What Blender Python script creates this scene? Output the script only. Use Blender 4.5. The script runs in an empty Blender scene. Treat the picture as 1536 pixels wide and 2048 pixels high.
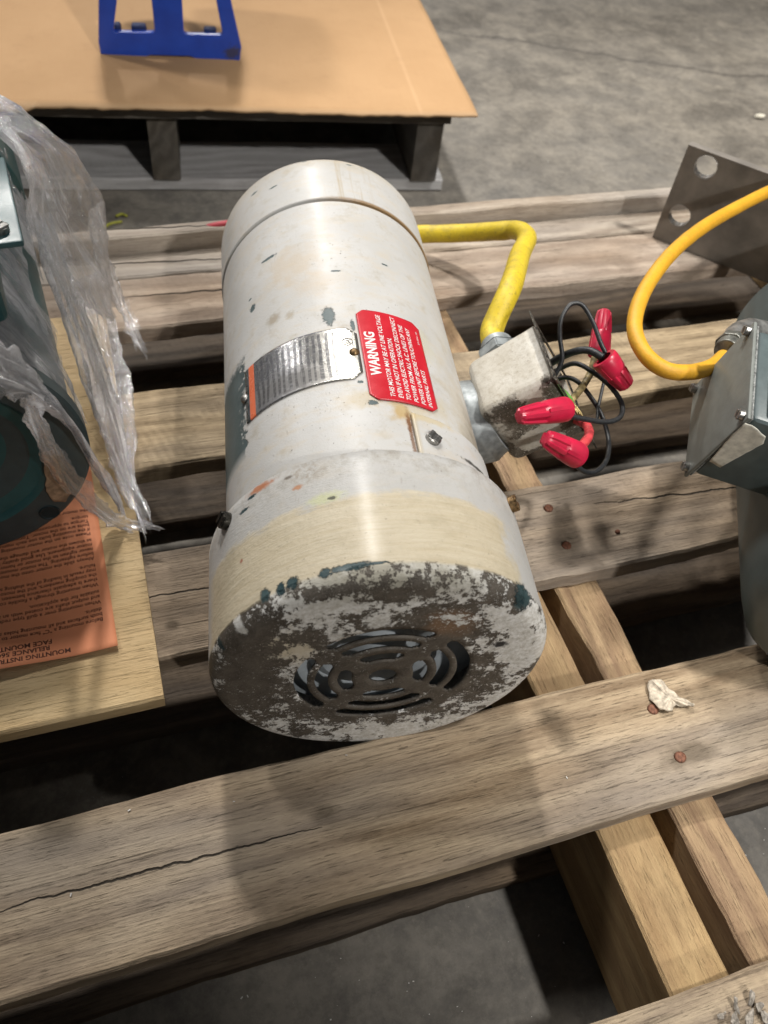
import bpy, bmesh, math, random
import numpy as np
from mathutils import Matrix, Vector, noise as mn
random.seed(7)
sc = bpy.context.scene
COL = sc.collection
pi = math.pi
def V(*a): return Vector(a)

# ------------------------------------------------------------------ camera
F = 1643.1
CO = V(0, 0, .4871)
_p, _r, _y = math.radians(50.194), math.radians(9.0), math.radians(24.024)
FW = V(math.sin(_y)*math.cos(_p), math.cos(_y)*math.cos(_p), -math.sin(_p))
_rt = V(math.cos(_y), -math.sin(_y), 0); _up = _rt.cross(FW)
RT = _rt*math.cos(_r)+_up*math.sin(_r); UP = -_rt*math.sin(_r)+_up*math.cos(_r)
cd = bpy.data.cameras.new('camera'); cam = bpy.data.objects.new('camera', cd); COL.objects.link(cam)
cam.matrix_world = Matrix(((RT.x, UP.x, -FW.x, CO.x), (RT.y, UP.y, -FW.y, CO.y), (RT.z, UP.z, -FW.z, CO.z), (0, 0, 0, 1)))
cd.sensor_fit = 'VERTICAL'; cd.sensor_height = 24; cd.lens = 24*F/2048
cd.clip_start = .01; cd.clip_end = 60
cd.dof.use_dof = True; cd.dof.focus_distance = .50; cd.dof.aperture_fstop = 6.5
sc.camera = cam

# ------------------------------------------------------------------ room light: high warehouse lamps, plus two spots with shaped cones
w = bpy.data.worlds.new('World'); sc.world = w; w.use_nodes = True
bg = w.node_tree.nodes['Background']; bg.inputs[0].default_value = (.80, .90, 1.0, 1); bg.inputs[1].default_value = .055
def lamp(loc, watt, size, col=(1, .965, .915), target=(.2, .4, 0)):
    l = bpy.data.lights.new('high_bay_or_added_lamp', 'AREA'); l.shape = 'DISK'; l.size = size; l.energy = watt; l.color = col
    o = bpy.data.objects.new('high_bay_or_added_lamp', l); COL.objects.link(o); o.location = loc
    o.rotation_euler = (Vector(target)-Vector(loc)).to_track_quat('-Z', 'Y').to_euler()
lamp((.45, 4.0, 5.1), 215, .36)
lamp((-1.9, 3.0, 5.1), 90, .45)  # added lamp, spreads and softens the right edge of the motor's shadow
lamp((.95, 9.2, 5.1), 200, .40)
lamp((-4.6, 9.8, 5.1), 110, .40)
def spot(loc, target, watt, deg, blend, size=.16):
    l = bpy.data.lights.new('shadow_cone_spot', 'SPOT'); l.energy = watt; l.color = (1, .965, .91); l.shadow_soft_size = size
    l.spot_size = math.radians(deg); l.spot_blend = blend
    o = bpy.data.objects.new('shadow_cone_spot', l); COL.objects.link(o); o.location = loc
    o.rotation_euler = (Vector(target)-Vector(loc)).to_track_quat('-Z', 'Y').to_euler()
spot((1.95, -.65, 4.6), (1.12, .42, 0), 820, 25, .22)  # left cone edge stands in for the shadow of someone behind the camera
spot((1.9, -5.2, 5.1), (.95, .95, 0), 1000, 17.5, .25)  # cone also cut off at the left, in place of that unseen person
sc.view_settings.view_transform = 'Standard'; sc.view_settings.look = 'None'
sc.view_settings.exposure = .17; sc.view_settings.gamma = 1; sc.view_settings.use_curve_mapping = False

# ------------------------------------------------------------------ helpers
def at(px, py, z=0.0):
    d = FW+RT*((px-768)/F)-UP*((py-1024)/F); return CO+d*((z-CO.z)/d.z)
def at_plane(px, py, p0, n):
    d = FW+RT*((px-768)/F)-UP*((py-1024)/F); return CO+d*((Vector(p0)-CO).dot(Vector(n))/d.dot(Vector(n)))
WM = {}
def wm(o): return WM.get(o, Matrix.Identity(4))
def put(o, parent=None, M=None):
    COL.objects.link(o)
    if M is not None: o.matrix_local = M
    if parent is not None: o.parent = parent; WM[o] = wm(parent) @ (M if M is not None else Matrix.Identity(4))
    else: WM[o] = M if M is not None else Matrix.Identity(4)
    return o
def tag(o, label=None, cat=None, group=None, kind=None):
    if label: o['label'] = label
    if cat: o['category'] = cat
    if group: o['group'] = group
    if kind: o['kind'] = kind
    return o
def empty(name, M, label, cat, group=None):
    o = bpy.data.objects.new(name, None); o.empty_display_size = .02
    put(o, None, M); return tag(o, label, cat, group)
def mesh_obj(name, me, mat, parent=None, M=None, world=False, smooth=None):
    """world=True: the mesh is given in world coordinates and moved into the parent's frame"""
    if world and parent is not None: me.transform(wm(parent).inverted())
    me.materials.clear(); me.materials.append(mat)
    o = bpy.data.objects.new(name, me)
    if smooth is not None:
        for p in me.polygons: p.use_smooth = True
        if smooth < 3: me.set_sharp_from_angle(angle=smooth)
    return put(o, parent, M)
def mesh(verts, faces):
    me = bpy.data.meshes.new('m'); me.from_pydata([tuple(v) for v in verts], [], faces); me.validate(); me.update(); return me
def frame(o, x, y, z):
    return Matrix(((x[0], y[0], z[0], o[0]), (x[1], y[1], z[1], o[1]), (x[2], y[2], z[2], o[2]), (0, 0, 0, 1)))
def lathe(profile, n=96, axis='Y', a0=0, a1=2*pi, closed=True):
    """profile: (s, r) pairs, s along Y; angle from +Z towards +X"""
    vs, fs = [], []
    m = n if closed else n+1
    for s, r in profile:
        for i in range(m):
            t = a0+(a1-a0)*i/n
            p = (r*math.sin(t), s, r*math.cos(t))
            vs.append(p if axis == 'Y' else (p[0], p[2], p[1]))
    for k in range(len(profile)-1):
        for i in range(n):
            j = (i+1) % m
            q = (k*m+i, k*m+j, (k+1)*m+j, (k+1)*m+i)
            fs.append(q if axis == 'Y' else q[::-1])
    me = mesh(vs, fs)
    bm = bmesh.new(); bm.from_mesh(me); bmesh.ops.remove_doubles(bm, verts=bm.verts, dist=1e-7)
    bmesh.ops.recalc_face_normals(bm, faces=bm.faces); bm.to_mesh(me); bm.free(); return me
def box_me(sx, sy, sz, bevel=0, seg=2, c=(0, 0, 0)):
    bm = bmesh.new(); bmesh.ops.create_cube(bm, size=1)
    for v in bm.verts: v.co = V(v.co.x*sx+c[0], v.co.y*sy+c[1], v.co.z*sz+c[2])
    if bevel: bmesh.ops.bevel(bm, geom=list(bm.edges), offset=bevel, segments=seg, profile=.5, affect='EDGES')
    me = bpy.data.meshes.new('m'); bm.to_mesh(me); bm.free(); return me
def spline(pts, n):
    P = [Vector(p) for p in pts]; P = [P[0]*2-P[1]]+P+[P[-1]*2-P[-2]]; out = []
    m = len(P)-3
    for i in range(n+1):
        u = i/n*m; k = min(int(u), m-1); t = u-k
        a, b, c, d = P[k:k+4]
        out.append(.5*((2*b)+(c-a)*t+(2*a-5*b+4*c-d)*t*t+(3*b-a-3*c+d)*t**3))
    return out
def tube(pts, r, n=60, k=10, rn=0.0, smooth=True, caps=True):
    C = spline(pts, n) if smooth else [Vector(p) for p in pts]
    vs, fs = [], []; N = None
    for i, c in enumerate(C):
        t = (C[min(i+1, len(C)-1)]-C[max(i-1, 0)]).normalized()
        if N is None: N = t.orthogonal().normalized()
        N = (N-t*N.dot(t)).normalized(); B = t.cross(N)
        rr = r if not callable(r) else r(i/max(1, len(C)-1))
        if rn: rr *= 1+rn*mn.noise(c*90)
        for j in range(k):
            a = 2*pi*j/k; vs.append(c+(N*math.cos(a)+B*math.sin(a))*rr)
    for i in range(len(C)-1):
        for j in range(k):
            fs.append((i*k+j, i*k+(j+1) % k, (i+1)*k+(j+1) % k, (i+1)*k+j))
    if caps: fs += [tuple(range(k))[::-1], tuple(range((len(C)-1)*k, len(C)*k))]
    return mesh(vs, fs)
def join_me(ms):
    bm = bmesh.new()
    for m in ms: bm.from_mesh(m)
    me = bpy.data.meshes.new('m'); bm.to_mesh(me); bm.free(); return me
_tc = {}
def text_me(s, size, shear=0, bold=0, align='LEFT'):
    c = bpy.data.curves.new('t', 'FONT'); c.body = s; c.size = size; c.align_x = align; c.resolution_u = 3; c.shear = shear; c.offset = bold
    c.fill_mode = 'FRONT' if hasattr(c, 'fill_mode') else c.fill_mode
    o = bpy.data.objects.new('t', c); COL.objects.link(o)
    dg = bpy.context.evaluated_depsgraph_get(); me = bpy.data.meshes.new_from_object(o.evaluated_get(dg))
    bpy.data.objects.remove(o); return me

# ------------------------------------------------------------------ node graph helper
class G:
    def __init__(s, name):
        s.m = bpy.data.materials.new(name); s.m.use_nodes = True; s.t = s.m.node_tree
        s.b = s.t.nodes['Principled BSDF']; s.out = s.t.nodes['Material Output']
        s.tc = s.n('ShaderNodeTexCoord'); s.P = s.tc.outputs['Object']
    def n(s, t, **k):
        q = s.t.nodes.new(t)
        for a, b in k.items(): setattr(q, a, b)
        return q
    def l(s, a, b):
        if isinstance(a, (int, float)): b.default_value = a
        elif isinstance(a, (tuple, list)): b.default_value = tuple(a) if len(a) != 3 or b.type == 'VECTOR' else (*a, 1)
        else: s.t.links.new(a, b)
    def math(s, op, a, b=0, c=0, clamp=False):
        q = s.n('ShaderNodeMath', operation=op, use_clamp=clamp); s.l(a, q.inputs[0]); s.l(b, q.inputs[1]); s.l(c, q.inputs[2]); return q.outputs[0]
    def add(s, a, b): return s.math('ADD', a, b)
    def mul(s, a, b): return s.math('MULTIPLY', a, b)
    def sub(s, a, b): return s.math('SUBTRACT', a, b)
    def ramp(s, v, a, b, c=0.0, d=1.0):
        q = s.n('ShaderNodeMapRange'); q.clamp = True; s.l(v, q.inputs[0])
        for i, x in enumerate((a, b, c, d)): s.l(x, q.inputs[i+1])
        return q.outputs[0]
    def noise(s, scale=1, detail=4, rough=.55, vec=None, dist=0, off=(0, 0, 0)):
        mp = s.n('ShaderNodeMapping'); s.l(vec if vec is not None else s.P, mp.inputs[0])
        sc_ = scale if isinstance(scale, (tuple, list)) else (scale,)*3
        mp.inputs['Scale'].default_value = sc_; mp.inputs['Location'].default_value = off
        q = s.n('ShaderNodeTexNoise'); s.l(mp.outputs[0], q.inputs['Vector']); q.inputs['Scale'].default_value = 1
        q.inputs['Detail'].default_value = detail; q.inputs['Roughness'].default_value = rough; q.inputs['Distortion'].default_value = dist
        return q.outputs['Fac']
    def mix(s, f, a, b):
        q = s.n('ShaderNodeMix', data_type='RGBA'); s.l(f, q.inputs[0]); s.l(a, q.inputs[6]); s.l(b, q.inputs[7]); return q.outputs[2]
    def sep(s, v=None):
        q = s.n('ShaderNodeSeparateXYZ'); s.l(v if v is not None else s.P, q.inputs[0]); return q.outputs
    def comb(s, x, y, z):
        q = s.n('ShaderNodeCombineXYZ'); s.l(x, q.inputs[0]); s.l(y, q.inputs[1]); s.l(z, q.inputs[2]); return q.outputs[0]
    def ell(s, u, v, u0, v0, a, b, wob=None, soft=.25):
        """soft-edged spot in the (u,v) plane, edge made uneven by wob (a 0..1 noise)"""
        d = s.math('SQRT', s.add(s.math('POWER', s.math('ABSOLUTE', s.mul(s.sub(u, u0), 1/a)), 2), s.math('POWER', s.math('ABSOLUTE', s.mul(s.sub(v, v0), 1/b)), 2)))
        if wob is not None: d = s.add(d, s.mul(s.sub(wob, .5), 2.6))
        return s.ramp(d, 1-soft, 1+soft, 1, 0)
    def fin(s, col, rough=.5, metal=0, bump=None, bstr=.3, bdist=.001, spec=None, coat=0):
        s.l(col, s.b.inputs['Base Color']); s.l(rough, s.b.inputs['Roughness']); s.l(metal, s.b.inputs['Metallic'])
        if spec is not None: s.l(spec, s.b.inputs['Specular IOR Level'])
        if coat: s.b.inputs['Coat Weight'].default_value = coat; s.b.inputs['Coat Roughness'].default_value = .26
        if bump is not None:
            q = s.n('ShaderNodeBump'); q.inputs['Strength'].default_value = bstr; q.inputs['Distance'].default_value = bdist
            s.l(bump, q.inputs['Height']); s.l(q.outputs[0], s.b.inputs['Normal'])
        return s.m
def srgb(r, g, b):
    f = lambda c: ((c/255+.055)/1.055)**2.4 if c > 10 else c/255/12.92
    return (f(r), f(g), f(b), 1)

def simple(name, col, rough=.5, metal=0, var=.15, scale=120, bump=.2, coat=0):
    g = G(name); n = g.noise(scale, 5)
    c2 = tuple(x*(1-var*2) for x in col[:3])+(1,)
    return g.fin(g.mix(g.ramp(n, .35, .65), c2, col), g.ramp(n, .3, .7, min(1, rough+.1), rough), metal, n, bump, .0006, coat=coat)

def wood(name, light, dark, crack=(), stains=.5, grainy=1.0, saw=.5, rough=.8, knots=(), weather=.5, wavy=1.0):
    """long axis = local X"""
    g = G(name)
    oi = g.n('ShaderNodeObjectInfo'); off = g.mul(oi.outputs['Random'], 37.0)
    P = g.n('ShaderNodeVectorMath', operation='ADD'); g.l(g.P, P.inputs[0]); g.l(g.comb(off, g.mul(off, .7), g.mul(off, 1.3)), P.inputs[1]); P = P.outputs[0]
    x, y, z = g.sep()
    big = g.noise((3.5, 14, 14), 3, .5, P)
    # growth rings bent by a slow noise: cathedral grain
    xs, ys, zs = g.sep(P)
    warp = g.noise((2.2, 9, 9), 2, .5, P)
    warp2 = g.noise((14, 60, 60), 3, .5, P)
    ring = g.math('SINE', g.add(g.add(g.mul(ys, 330*wavy), g.mul(zs, 240*wavy)), g.add(g.mul(warp, 46.0), g.mul(warp2, 5.0))))
    ring = g.ramp(ring, -1, 1)
    fib = g.noise((22, 620, 620), 5, .65, P)
    fib2 = g.noise((60, 1700, 1700), 3, .6, P)
    pore = g.ramp(g.noise((60, 1500, 1500), 4, .7, P), .60, .74)
    pore2 = g.ramp(g.noise((14, 480, 480), 5, .65, P), .60, .78)
    mot = g.noise((9, 22, 22), 4, .6, P, off=(3, 1, 7))
    fine = g.noise((160, 300, 300), 4, .7, P)
    sawm = g.ramp(g.math('SINE', g.add(g.mul(xs, 900.0), g.add(g.mul(ys, 260.0), g.mul(warp, 20.0)))), -1, 1)
    sawmask = g.ramp(g.noise((7, 18, 18), 2, .5, P, off=(9, 9, 9)), .48, .62)
    t = g.add(g.add(g.mul(ring, .22), g.mul(fib, .55*grainy)), g.add(g.mul(mot, .5), g.mul(fine, .22)))
    t = g.ramp(t, .56, 1.02)
    c = g.mix(t, dark, light)
    grey = tuple((sum(light[:3])/3*.55+light[i]*.20) for i in range(3))+(1,)
    c = g.mix(g.mul(g.ramp(big, .38, .66), weather), c, grey)
    dk = tuple(v*.30 for v in dark[:3])+(1,)
    c = g.mix(g.mul(pore, .50*grainy), c, dk); c = g.mix(g.mul(pore2, .42*grainy), c, dk)
    c = g.mix(g.mul(g.ramp(g.noise((13, 30, 30), 5, .65, P, off=(5, 8, 2)), .56, .76), stains), c, tuple(v*.42 for v in dark[:3])+(1,))
    h = g.add(g.mul(fib, .8), g.add(g.mul(fib2, .35), g.add(g.mul(ring, .18), g.mul(fine, .35))))
    h = g.sub(h, g.add(g.mul(pore, .5), g.mul(pore2, .7)))
    h = g.add(h, g.mul(g.mul(sawm, sawmask), saw*.35))
    c = g.mix(g.mul(g.mul(sawm, sawmask), saw*.13), c, dk)
    wob = g.noise((40, 40, 40), 5, .6, off=(1, 2, 3))
    for (kx, ky, ka, kb, kk) in knots:
        m = g.ell(x, y, kx, ky, ka, kb, wob, .5); c = g.mix(g.mul(m, kk), c, tuple(v*.25 for v in dark[:3])+(1,))
    for (cx0, cy0, cx1, cy1, cw) in crack:
        sl = (cy1-cy0)/(cx1-cx0)
        wn = g.noise((35, 35, 35), 4, .6, g.comb(x, 0, 0))
        d = g.math('ABSOLUTE', g.sub(g.sub(y, cy0), g.add(g.mul(g.sub(x, cx0), sl), g.mul(g.sub(wn, .5), .009))))
        along = g.ramp(x, min(cx0, cx1), max(cx0, cx1), 0, 1)
        wd = g.mul(g.add(.35, g.mul(g.math('SINE', g.mul(along, pi)), .9)), cw)
        inr = g.mul(g.ramp(x, min(cx0, cx1)-.001, min(cx0, cx1)+.002), g.ramp(x, max(cx0, cx1)-.002, max(cx0, cx1)+.001, 1, 0))
        m = g.mul(g.ramp(g.math('DIVIDE', d, wd), .6, 1.3, 1, 0), inr)
        top = g.ramp(z, -.004, -.001)
        m = g.mul(m, top)
        c = g.mix(g.mul(m, .93), c, (.012, .009, .007, 1)); h = g.sub(h, g.mul(m, 4.0))
    return g.fin(c, rough, 0, h, .9, .0016, spec=.25)

# ---- palette (real base colours)
W_LIGHT, W_DARK = (.40, .30, .20, 1), (.145, .098, .062, 1)
def paint_core(g, x, y, z, fouls=1.0):
    """old off-white enamel: base colour, height"""
    n1 = g.noise(14, 5, .6); n2 = g.noise(70, 6, .7); n3 = g.noise(420, 4, .7); n4 = g.noise((55, 140, 55), 5, .65, off=(4, 4, 4))
    c = g.mix(g.ramp(n1, .3, .7), (.420, .412, .395, 1), (.515, .510, .500, 1))
    c = g.mix(g.mul(g.ramp(n4, .50, .70), .50*fouls), c, (.50, .43, .33, 1))
    c = g.mix(g.mul(g.ramp(n2, .55, .72), .55*fouls), c, (.36, .31, .23, 1))
    spk = g.ramp(g.mul(g.ramp(n3, .65, .68), g.ramp(n1, .40, .6)), .3, .8)
    c = g.mix(g.mul(spk, .75*fouls), c, (.085, .075, .06, 1))
    scr = g.ramp(g.noise((420, 60, 420), 5, .75, off=(8, 1, 1), dist=1.2), .63, .66)
    c = g.mix(g.mul(scr, .4), c, (.30, .27, .23, 1))
    h = g.sub(g.add(g.mul(n2, .5), g.mul(n3, .25)), g.mul(spk, .6))
    return c, h, n1, n2, n3
TEAL = (.016, .050, .058, 1); TEALG = (.028, .070, .078, 1)
BARE = (.085, .070, .056, 1)

def m_body():
    g = G('chipped_white_body_paint'); x, y, z = g.sep()
    th = g.math('ARCTAN2', x, z)                      # angle from the top, radians
    c, h, n1, n2, n3 = paint_core(g, x, y, z)
    wob = g.noise(420, 6, .8, off=(2, 2, 2)); wob2 = g.noise(90, 4, .6, off=(6, 2, 2))
    R = .083
    # brown foul smears in front of and behind the plates; shade and grime by the rim
    for (s0, t0, a, b, col, k, ww) in (
        (.2143, -36, .0045, 3.2, (.22, .16, .08, 1), .6, wob), (.2105, -27.6, .0035, 2.0, (.26, .20, .11, 1), .5, wob),
        (.262, -24, .016, 13, (.46, .36, .24, 1), .45, wob2), (.235, -14, .012, 10, (.48, .38, .27, 1), .35, wob2),
        (.113, 12.5, .007, 3.6, (.40, .25, .06, 1), .75, wob2), (.105, 15.6, .010, 1.1, (.16, .06, .012, 1), .9, wob), (.076, -5, .0035, 70, (.30, .25, .18, 1), .6, wob2),  # wide band behind the cover rim: grime with the rim's shade painted in
        (.09, 15.6, .018, .8, (.14, .06, .02, 1), .8, wob), (.125, 22, .014, 16, (.46, .37, .20, 1), .45, wob2),
        (.128, 55, .05, 13, (.42, .37, .28, 1), .6, wob2), (.105, 68, .05, 14, (.24, .20, .15, 1), .7, wob2),
        (.122, -3, .006, 7, (.44, .35, .20, 1), .5, wob2), (.185, 33, .012, 5, (.46, .43, .30, 1), .5, wob2)):
        m = g.ell(g.mul(th, 180/pi), y, t0, s0, b, a, ww, .45); c = g.mix(g.mul(m, k), c, col)
    deg = g.mul(th, 180/pi)
    teal_c = g.mix(g.ramp(n2, .4, .65), (.045, .072, .075, 1), (.085, .115, .12, 1))
    # teal undercoat where the white has come away
    edge = g.add(-57.0, g.mul(g.sub(g.noise(150, 4, .65, off=(9, 3, 1)), .5), 26.0))
    m = g.mul(g.mul(g.ramp(deg, g.add(edge, 1.0), g.sub(edge, 1.0)), g.ramp(y, .112, .122)), g.ramp(g.add(y, g.mul(g.sub(wob, .5), .03)), .196, .203, 1, 0))
    m = g.mul(m, g.ramp(deg, -93, -88))
    for (s0, t0, a, b) in ((.2822, -36.3, .0016, 4.2), (.241, -48, .0035, 1.8), (.199, -10.6, .0085, 2.6), (.2452, -4.3, .001, 2), (.26, 20.6, .001, 1.6),
                           (.2524, -49.4, .001, 1.0), (.1185, 2.0, .0020, 1.8), (.136, -1.5, .0012, 1.2), (.188, -.8, .005, .9), (.093, 47, .018, .9), (.185, -44, .0012, 3)):
        m = g.math('MAXIMUM', m, g.ell(deg, y, t0, s0, b, a, wob, .12))
    # lay the teal patches in, slightly sunk below the white
    c = g.mix(m, c, teal_c); h = g.sub(h, g.mul(m, 1.2))
    rough = g.ramp(n2, .3, .7, .40, .55)
    return g.fin(c, rough, 0, g.add(h, g.mul(g.noise(900, 3, .7), .35)), .5, .0010, spec=.4, coat=.10)

def m_cap():
    g = G('white_end_cap_paint'); x, y, z = g.sep()
    c, h, n1, n2, n3 = paint_core(g, x, y, z)
    deg = g.mul(g.math('ARCTAN2', x, z), 180/pi); wob = g.noise(420, 6, .8); wob2 = g.noise((160, 20, 160), 4, .6)
    rim = g.mul(g.ramp(y, .374, .392), .6); c = g.mix(g.mul(rim, g.ramp(wob, .35, .7)), c, (.42, .33, .17, 1))
    drip = g.mul(g.ell(deg, y, 6, .36, 12, .05, wob2, .5), g.ramp(g.noise((260, 10, 260), 4, .6, off=(1, 5, 2)), .52, .66))
    c = g.mix(g.mul(drip, .5), c, (.34, .25, .12, 1))
    c = g.mix(g.mul(g.ramp(y, .3345, .3370, 1, 0), g.ramp(deg, -15, 15, .0, .9)), c, (.22, .12, .03, 1))
    m = 0.0
    for (s0, t0, a, b) in ((.3745, -42, .0012, 2.2), (.366, -30, .001, 2.5), (.389, -12, .001, 1.6), (.385, 12, .0007, 2)):
        m = g.math('MAXIMUM', m, g.ell(deg, y, t0, s0, b, a, wob, .15))
    c = g.mix(m, c, (.09, .12, .115, 1))
    return g.fin(c, g.ramp(n2, .3, .7, .42, .56), 0, g.sub(h, m), .5, .0010, spec=.4, coat=.10)

def m_cover():
    g = G('fan_cover_paint'); x, y, z = g.sep()
    c, h, n1, n2, n3 = paint_core(g, x, y, z, .55)
    deg = g.mul(g.math('ARCTAN2', x, z), 180/pi); wob = g.noise(420, 6, .8); wob2 = g.noise(60, 5, .65); brush = g.noise((30, 420, 30), 4, .65, off=(7, 7, 7))
    # brushed cream band on the side
    hi = g.add(g.add(.0445, g.mul(g.sub(wob2, .5), .016)), g.mul(g.sub(brush, .5), .012))
    band = g.mul(g.ramp(g.sub(hi, y), 0, .004), g.ramp(g.add(deg, g.mul(g.sub(wob2, .5), 26)), 42, 47, 1, 0))
    band = g.mul(band, g.ramp(g.add(deg, g.mul(g.sub(wob2, .5), 14)), -79, -72))
    cream = g.mix(g.ramp(brush, .3, .7), (.46, .385, .255, 1), (.56, .495, .37, 1))
    c = g.mix(g.mul(band, .92), c, cream)
    foul = g.mul(g.ramp(y, .048, .070), g.ramp(g.noise(120, 6, .75, off=(3, 3, 3)), .47, .68)); c = g.mix(g.mul(foul, .75), c, (.25, .22, .175, 1))
    c = g.mix(g.mul(g.mul(g.ell(deg, y, -25, .066, 7, .010, wob, .4), g.ramp(wob, .45, .6)), .7), c, (.28, .23, .17, 1))
    c = g.mix(g.mul(g.mul(band, g.ramp(n2, .48, .70)), .38), c, (.34, .29, .20, 1))
    c = g.mix(g.mul(g.ramp(g.noise((160, 900, 160), 4, .7, off=(1, 7, 3), dist=.8), .64, .70), .35), c, (.30, .26, .20, 1))
    c = g.mix(g.mul(g.ramp(g.noise((500, 90, 500), 4, .75, off=(9, 7, 3), dist=1.5), .64, .68), .40), c, (.26, .22, .17, 1))
    c = g.mix(g.mul(g.ramp(n3, .66, .70), .5), c, (.10, .085, .06, 1))
    for (s0, t0, a, b, col) in ((.0690, -42, .0022, 5, (.36, .12, .04, 1)), (.057, -28, .0015, 1.6, (.40, .18, .08, 1)), (.0445, -19, .0032, 5.5, (.48, .49, .30, 1)),
                                (.0435, -17.2, .001, 1.3, (.03, .03, .02, 1)), (.066, -31, .001, 1.5, (.12, .1, .08, 1)), (.030, -52, .0012, .8, (.3, .1, .06, 1))):
        c = g.mix(g.mul(g.ell(deg, y, t0, s0, b, a, wob, .35), .9), c, col)
    # teal showing at the knuckle of the rim
    teal = 0.0
    for (s0, t0, a, b) in ((.0006, -42.2, .0036, 1.8), (-.0002, -36.5, .0032, 1.5), (.0004, -32.2, .0032, 2.0), (-.0002, -22, .0024, 1.8), (-.0002, -14.5, .0018, 6.5), (-.0004, -8, .0009, 4.5),
                           (-.0045, 46.5, .006, 4.6), (.061, -50, .0012, 2.2), (.0665, -46, .0010, 1.8), (.0125, -84, .0035, 1.4), (-.004, -68, .0035, 1.2)):
        teal = g.math('MAXIMUM', teal, g.ell(deg, y, t0, s0, b, a, wob, .12))
    # ---- end face: paint worn down to brown metal
    e = g.ramp(g.add(y, g.mul(g.sub(wob2, .5), .003)), .0000, -.0018)                   # 1 on the face and outer curve
    a1 = g.noise(62, 10, .72, off=(1.3, 0, 2.1)); a2 = g.noise(330, 6, .7, off=(5, 5, 5)); a3 = g.noise(1100, 3, .7, off=(2, 9, 5))
    v = g.add(g.add(g.mul(a1, .62), g.mul(a2, .26)), g.mul(a3, .12))
    bias = g.add(.022, g.mul(g.ramp(z, .078, .093), .14))                              # upper edge keeps its paint
    for (fx, fz, fa, fb, k) in ((-.0545, .036, .014, .010, .16), (.066, .030, .020, .024, .12), (-.04, .060, .020, .014, .05), (.03, .050, .035, .010, .07), (.079, .0, .02, .055, .09), (0, -.078, .10, .017, .10), (.038, -.07, .04, .02, .09),
                            (-.0245, .071, .03, .006, .09), (-.050, -.004, .013, .022, .05), (-.068, -.045, .028, .028, .035), (.004, .0, .046, .046, -.12), (-.030, .070, .05, .008, .04), (.045, .066, .03, .012, .03), (.065, -.035, .03, .03, .04), (-.04, -.065, .05, .02, .05), (-.066, .045, .018, .018, -.09), (-.070, .0, .016, .03, -.08), (.02, -.058, .06, .012, .02), (.005, .043, .018, .012, -.03)):
        bias = g.add(bias, g.mul(g.ell(x, z, fx, fz, fa, fb, wob2, .55), k))
    v = g.add(g.mul(g.sub(v, .5), 1.9), g.add(.5, bias))
    keep = g.ramp(v, .590, .602)
    flecks = g.mul(g.ramp(g.noise(520, 5, .8, off=(11, 2, 3)), .600, .615), g.ramp(v, .38, .52))
    keep = g.math('MAXIMUM', keep, flecks)
    rr = g.math('SQRT', g.add(g.mul(x, x), g.mul(z, z)))
    for (fx, fz, fa) in ((-.0078, .0565, .0062), (-.028, .0455, .0042), (-.0755, .052, .0034)):
        keep = g.math('MAXIMUM', keep, g.mul(g.ell(x, z, fx, fz, fa, fa*.9, wob, .15), .9))
    metal = g.mix(g.ramp(g.noise(95, 6, .7, off=(8, 8, 1)), .35, .68), (.066, .056, .046, 1), (.155, .137, .115, 1))
    metal = g.mix(g.mul(g.ramp(a3, .5, .75), .5), metal, (.25, .22, .19, 1))
    metal = g.mix(g.mul(g.ell(x, z, .030, .052, .012, .010, wob2, .5), .6), metal, (.30, .17, .09, 1))
    fp = g.mix(g.ramp(a2, .35, .65), (.50, .48, .43, 1), (.82, .815, .80, 1))
    fp = g.mix(g.mul(g.ell(x, z, -.0545, .036, .02, .014, wob2, .4), .7), fp, (.58, .49, .33, 1))
    fp = g.mix(g.mul(g.ramp(z, .070, .088), g.ramp(g.noise(30, 5, .6, off=(4, 1, 1)), .3, .5)), fp, (.36, .34, .28, 1))
    face = g.mix(keep, metal, fp)
    dark = g.ell(x, z, .0615, .0262, .0042, .0032, wob, .3); face = g.mix(dark, face, (.012, .016, .022, 1))
    # side of the cover near the curve also speckled low down
    low = g.mul(g.ramp(z, -.02, -.06), g.ramp(y, .03, .0)); e2 = g.math('MAXIMUM', e, low)
    c = g.mix(e2, c, face)
    teal = g.mul(teal, g.ramp(y, -.0098, -.0088))
    c = g.mix(teal, c, g.mix(g.ramp(n2, .4, .6), (.010, .035, .042, 1), (.05, .085, .09, 1)))
    bare = g.mul(e2, g.sub(1.0, keep))
    h = g.sub(g.add(h, g.mul(g.mul(brush, band), .5)), g.add(g.mul(teal, 1.5), g.mul(bare, 1.6)))
    h = g.add(h, g.mul(a3, g.mul(e, .5))); h = g.add(h, g.mul(g.noise((300, 1100, 300), 3, .7, off=(4, 9, 4)), .6))
    rough = g.add(g.ramp(n2, .3, .7, .42, .56), g.mul(bare, .08))
    g.l(g.mul(.13, g.sub(1.0, bare)), g.b.inputs['Coat Weight']); g.b.inputs['Coat Roughness'].default_value = .24
    return g.fin(c, rough, g.mul(bare, .3), h, .8, .0010, spec=.4)

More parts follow.
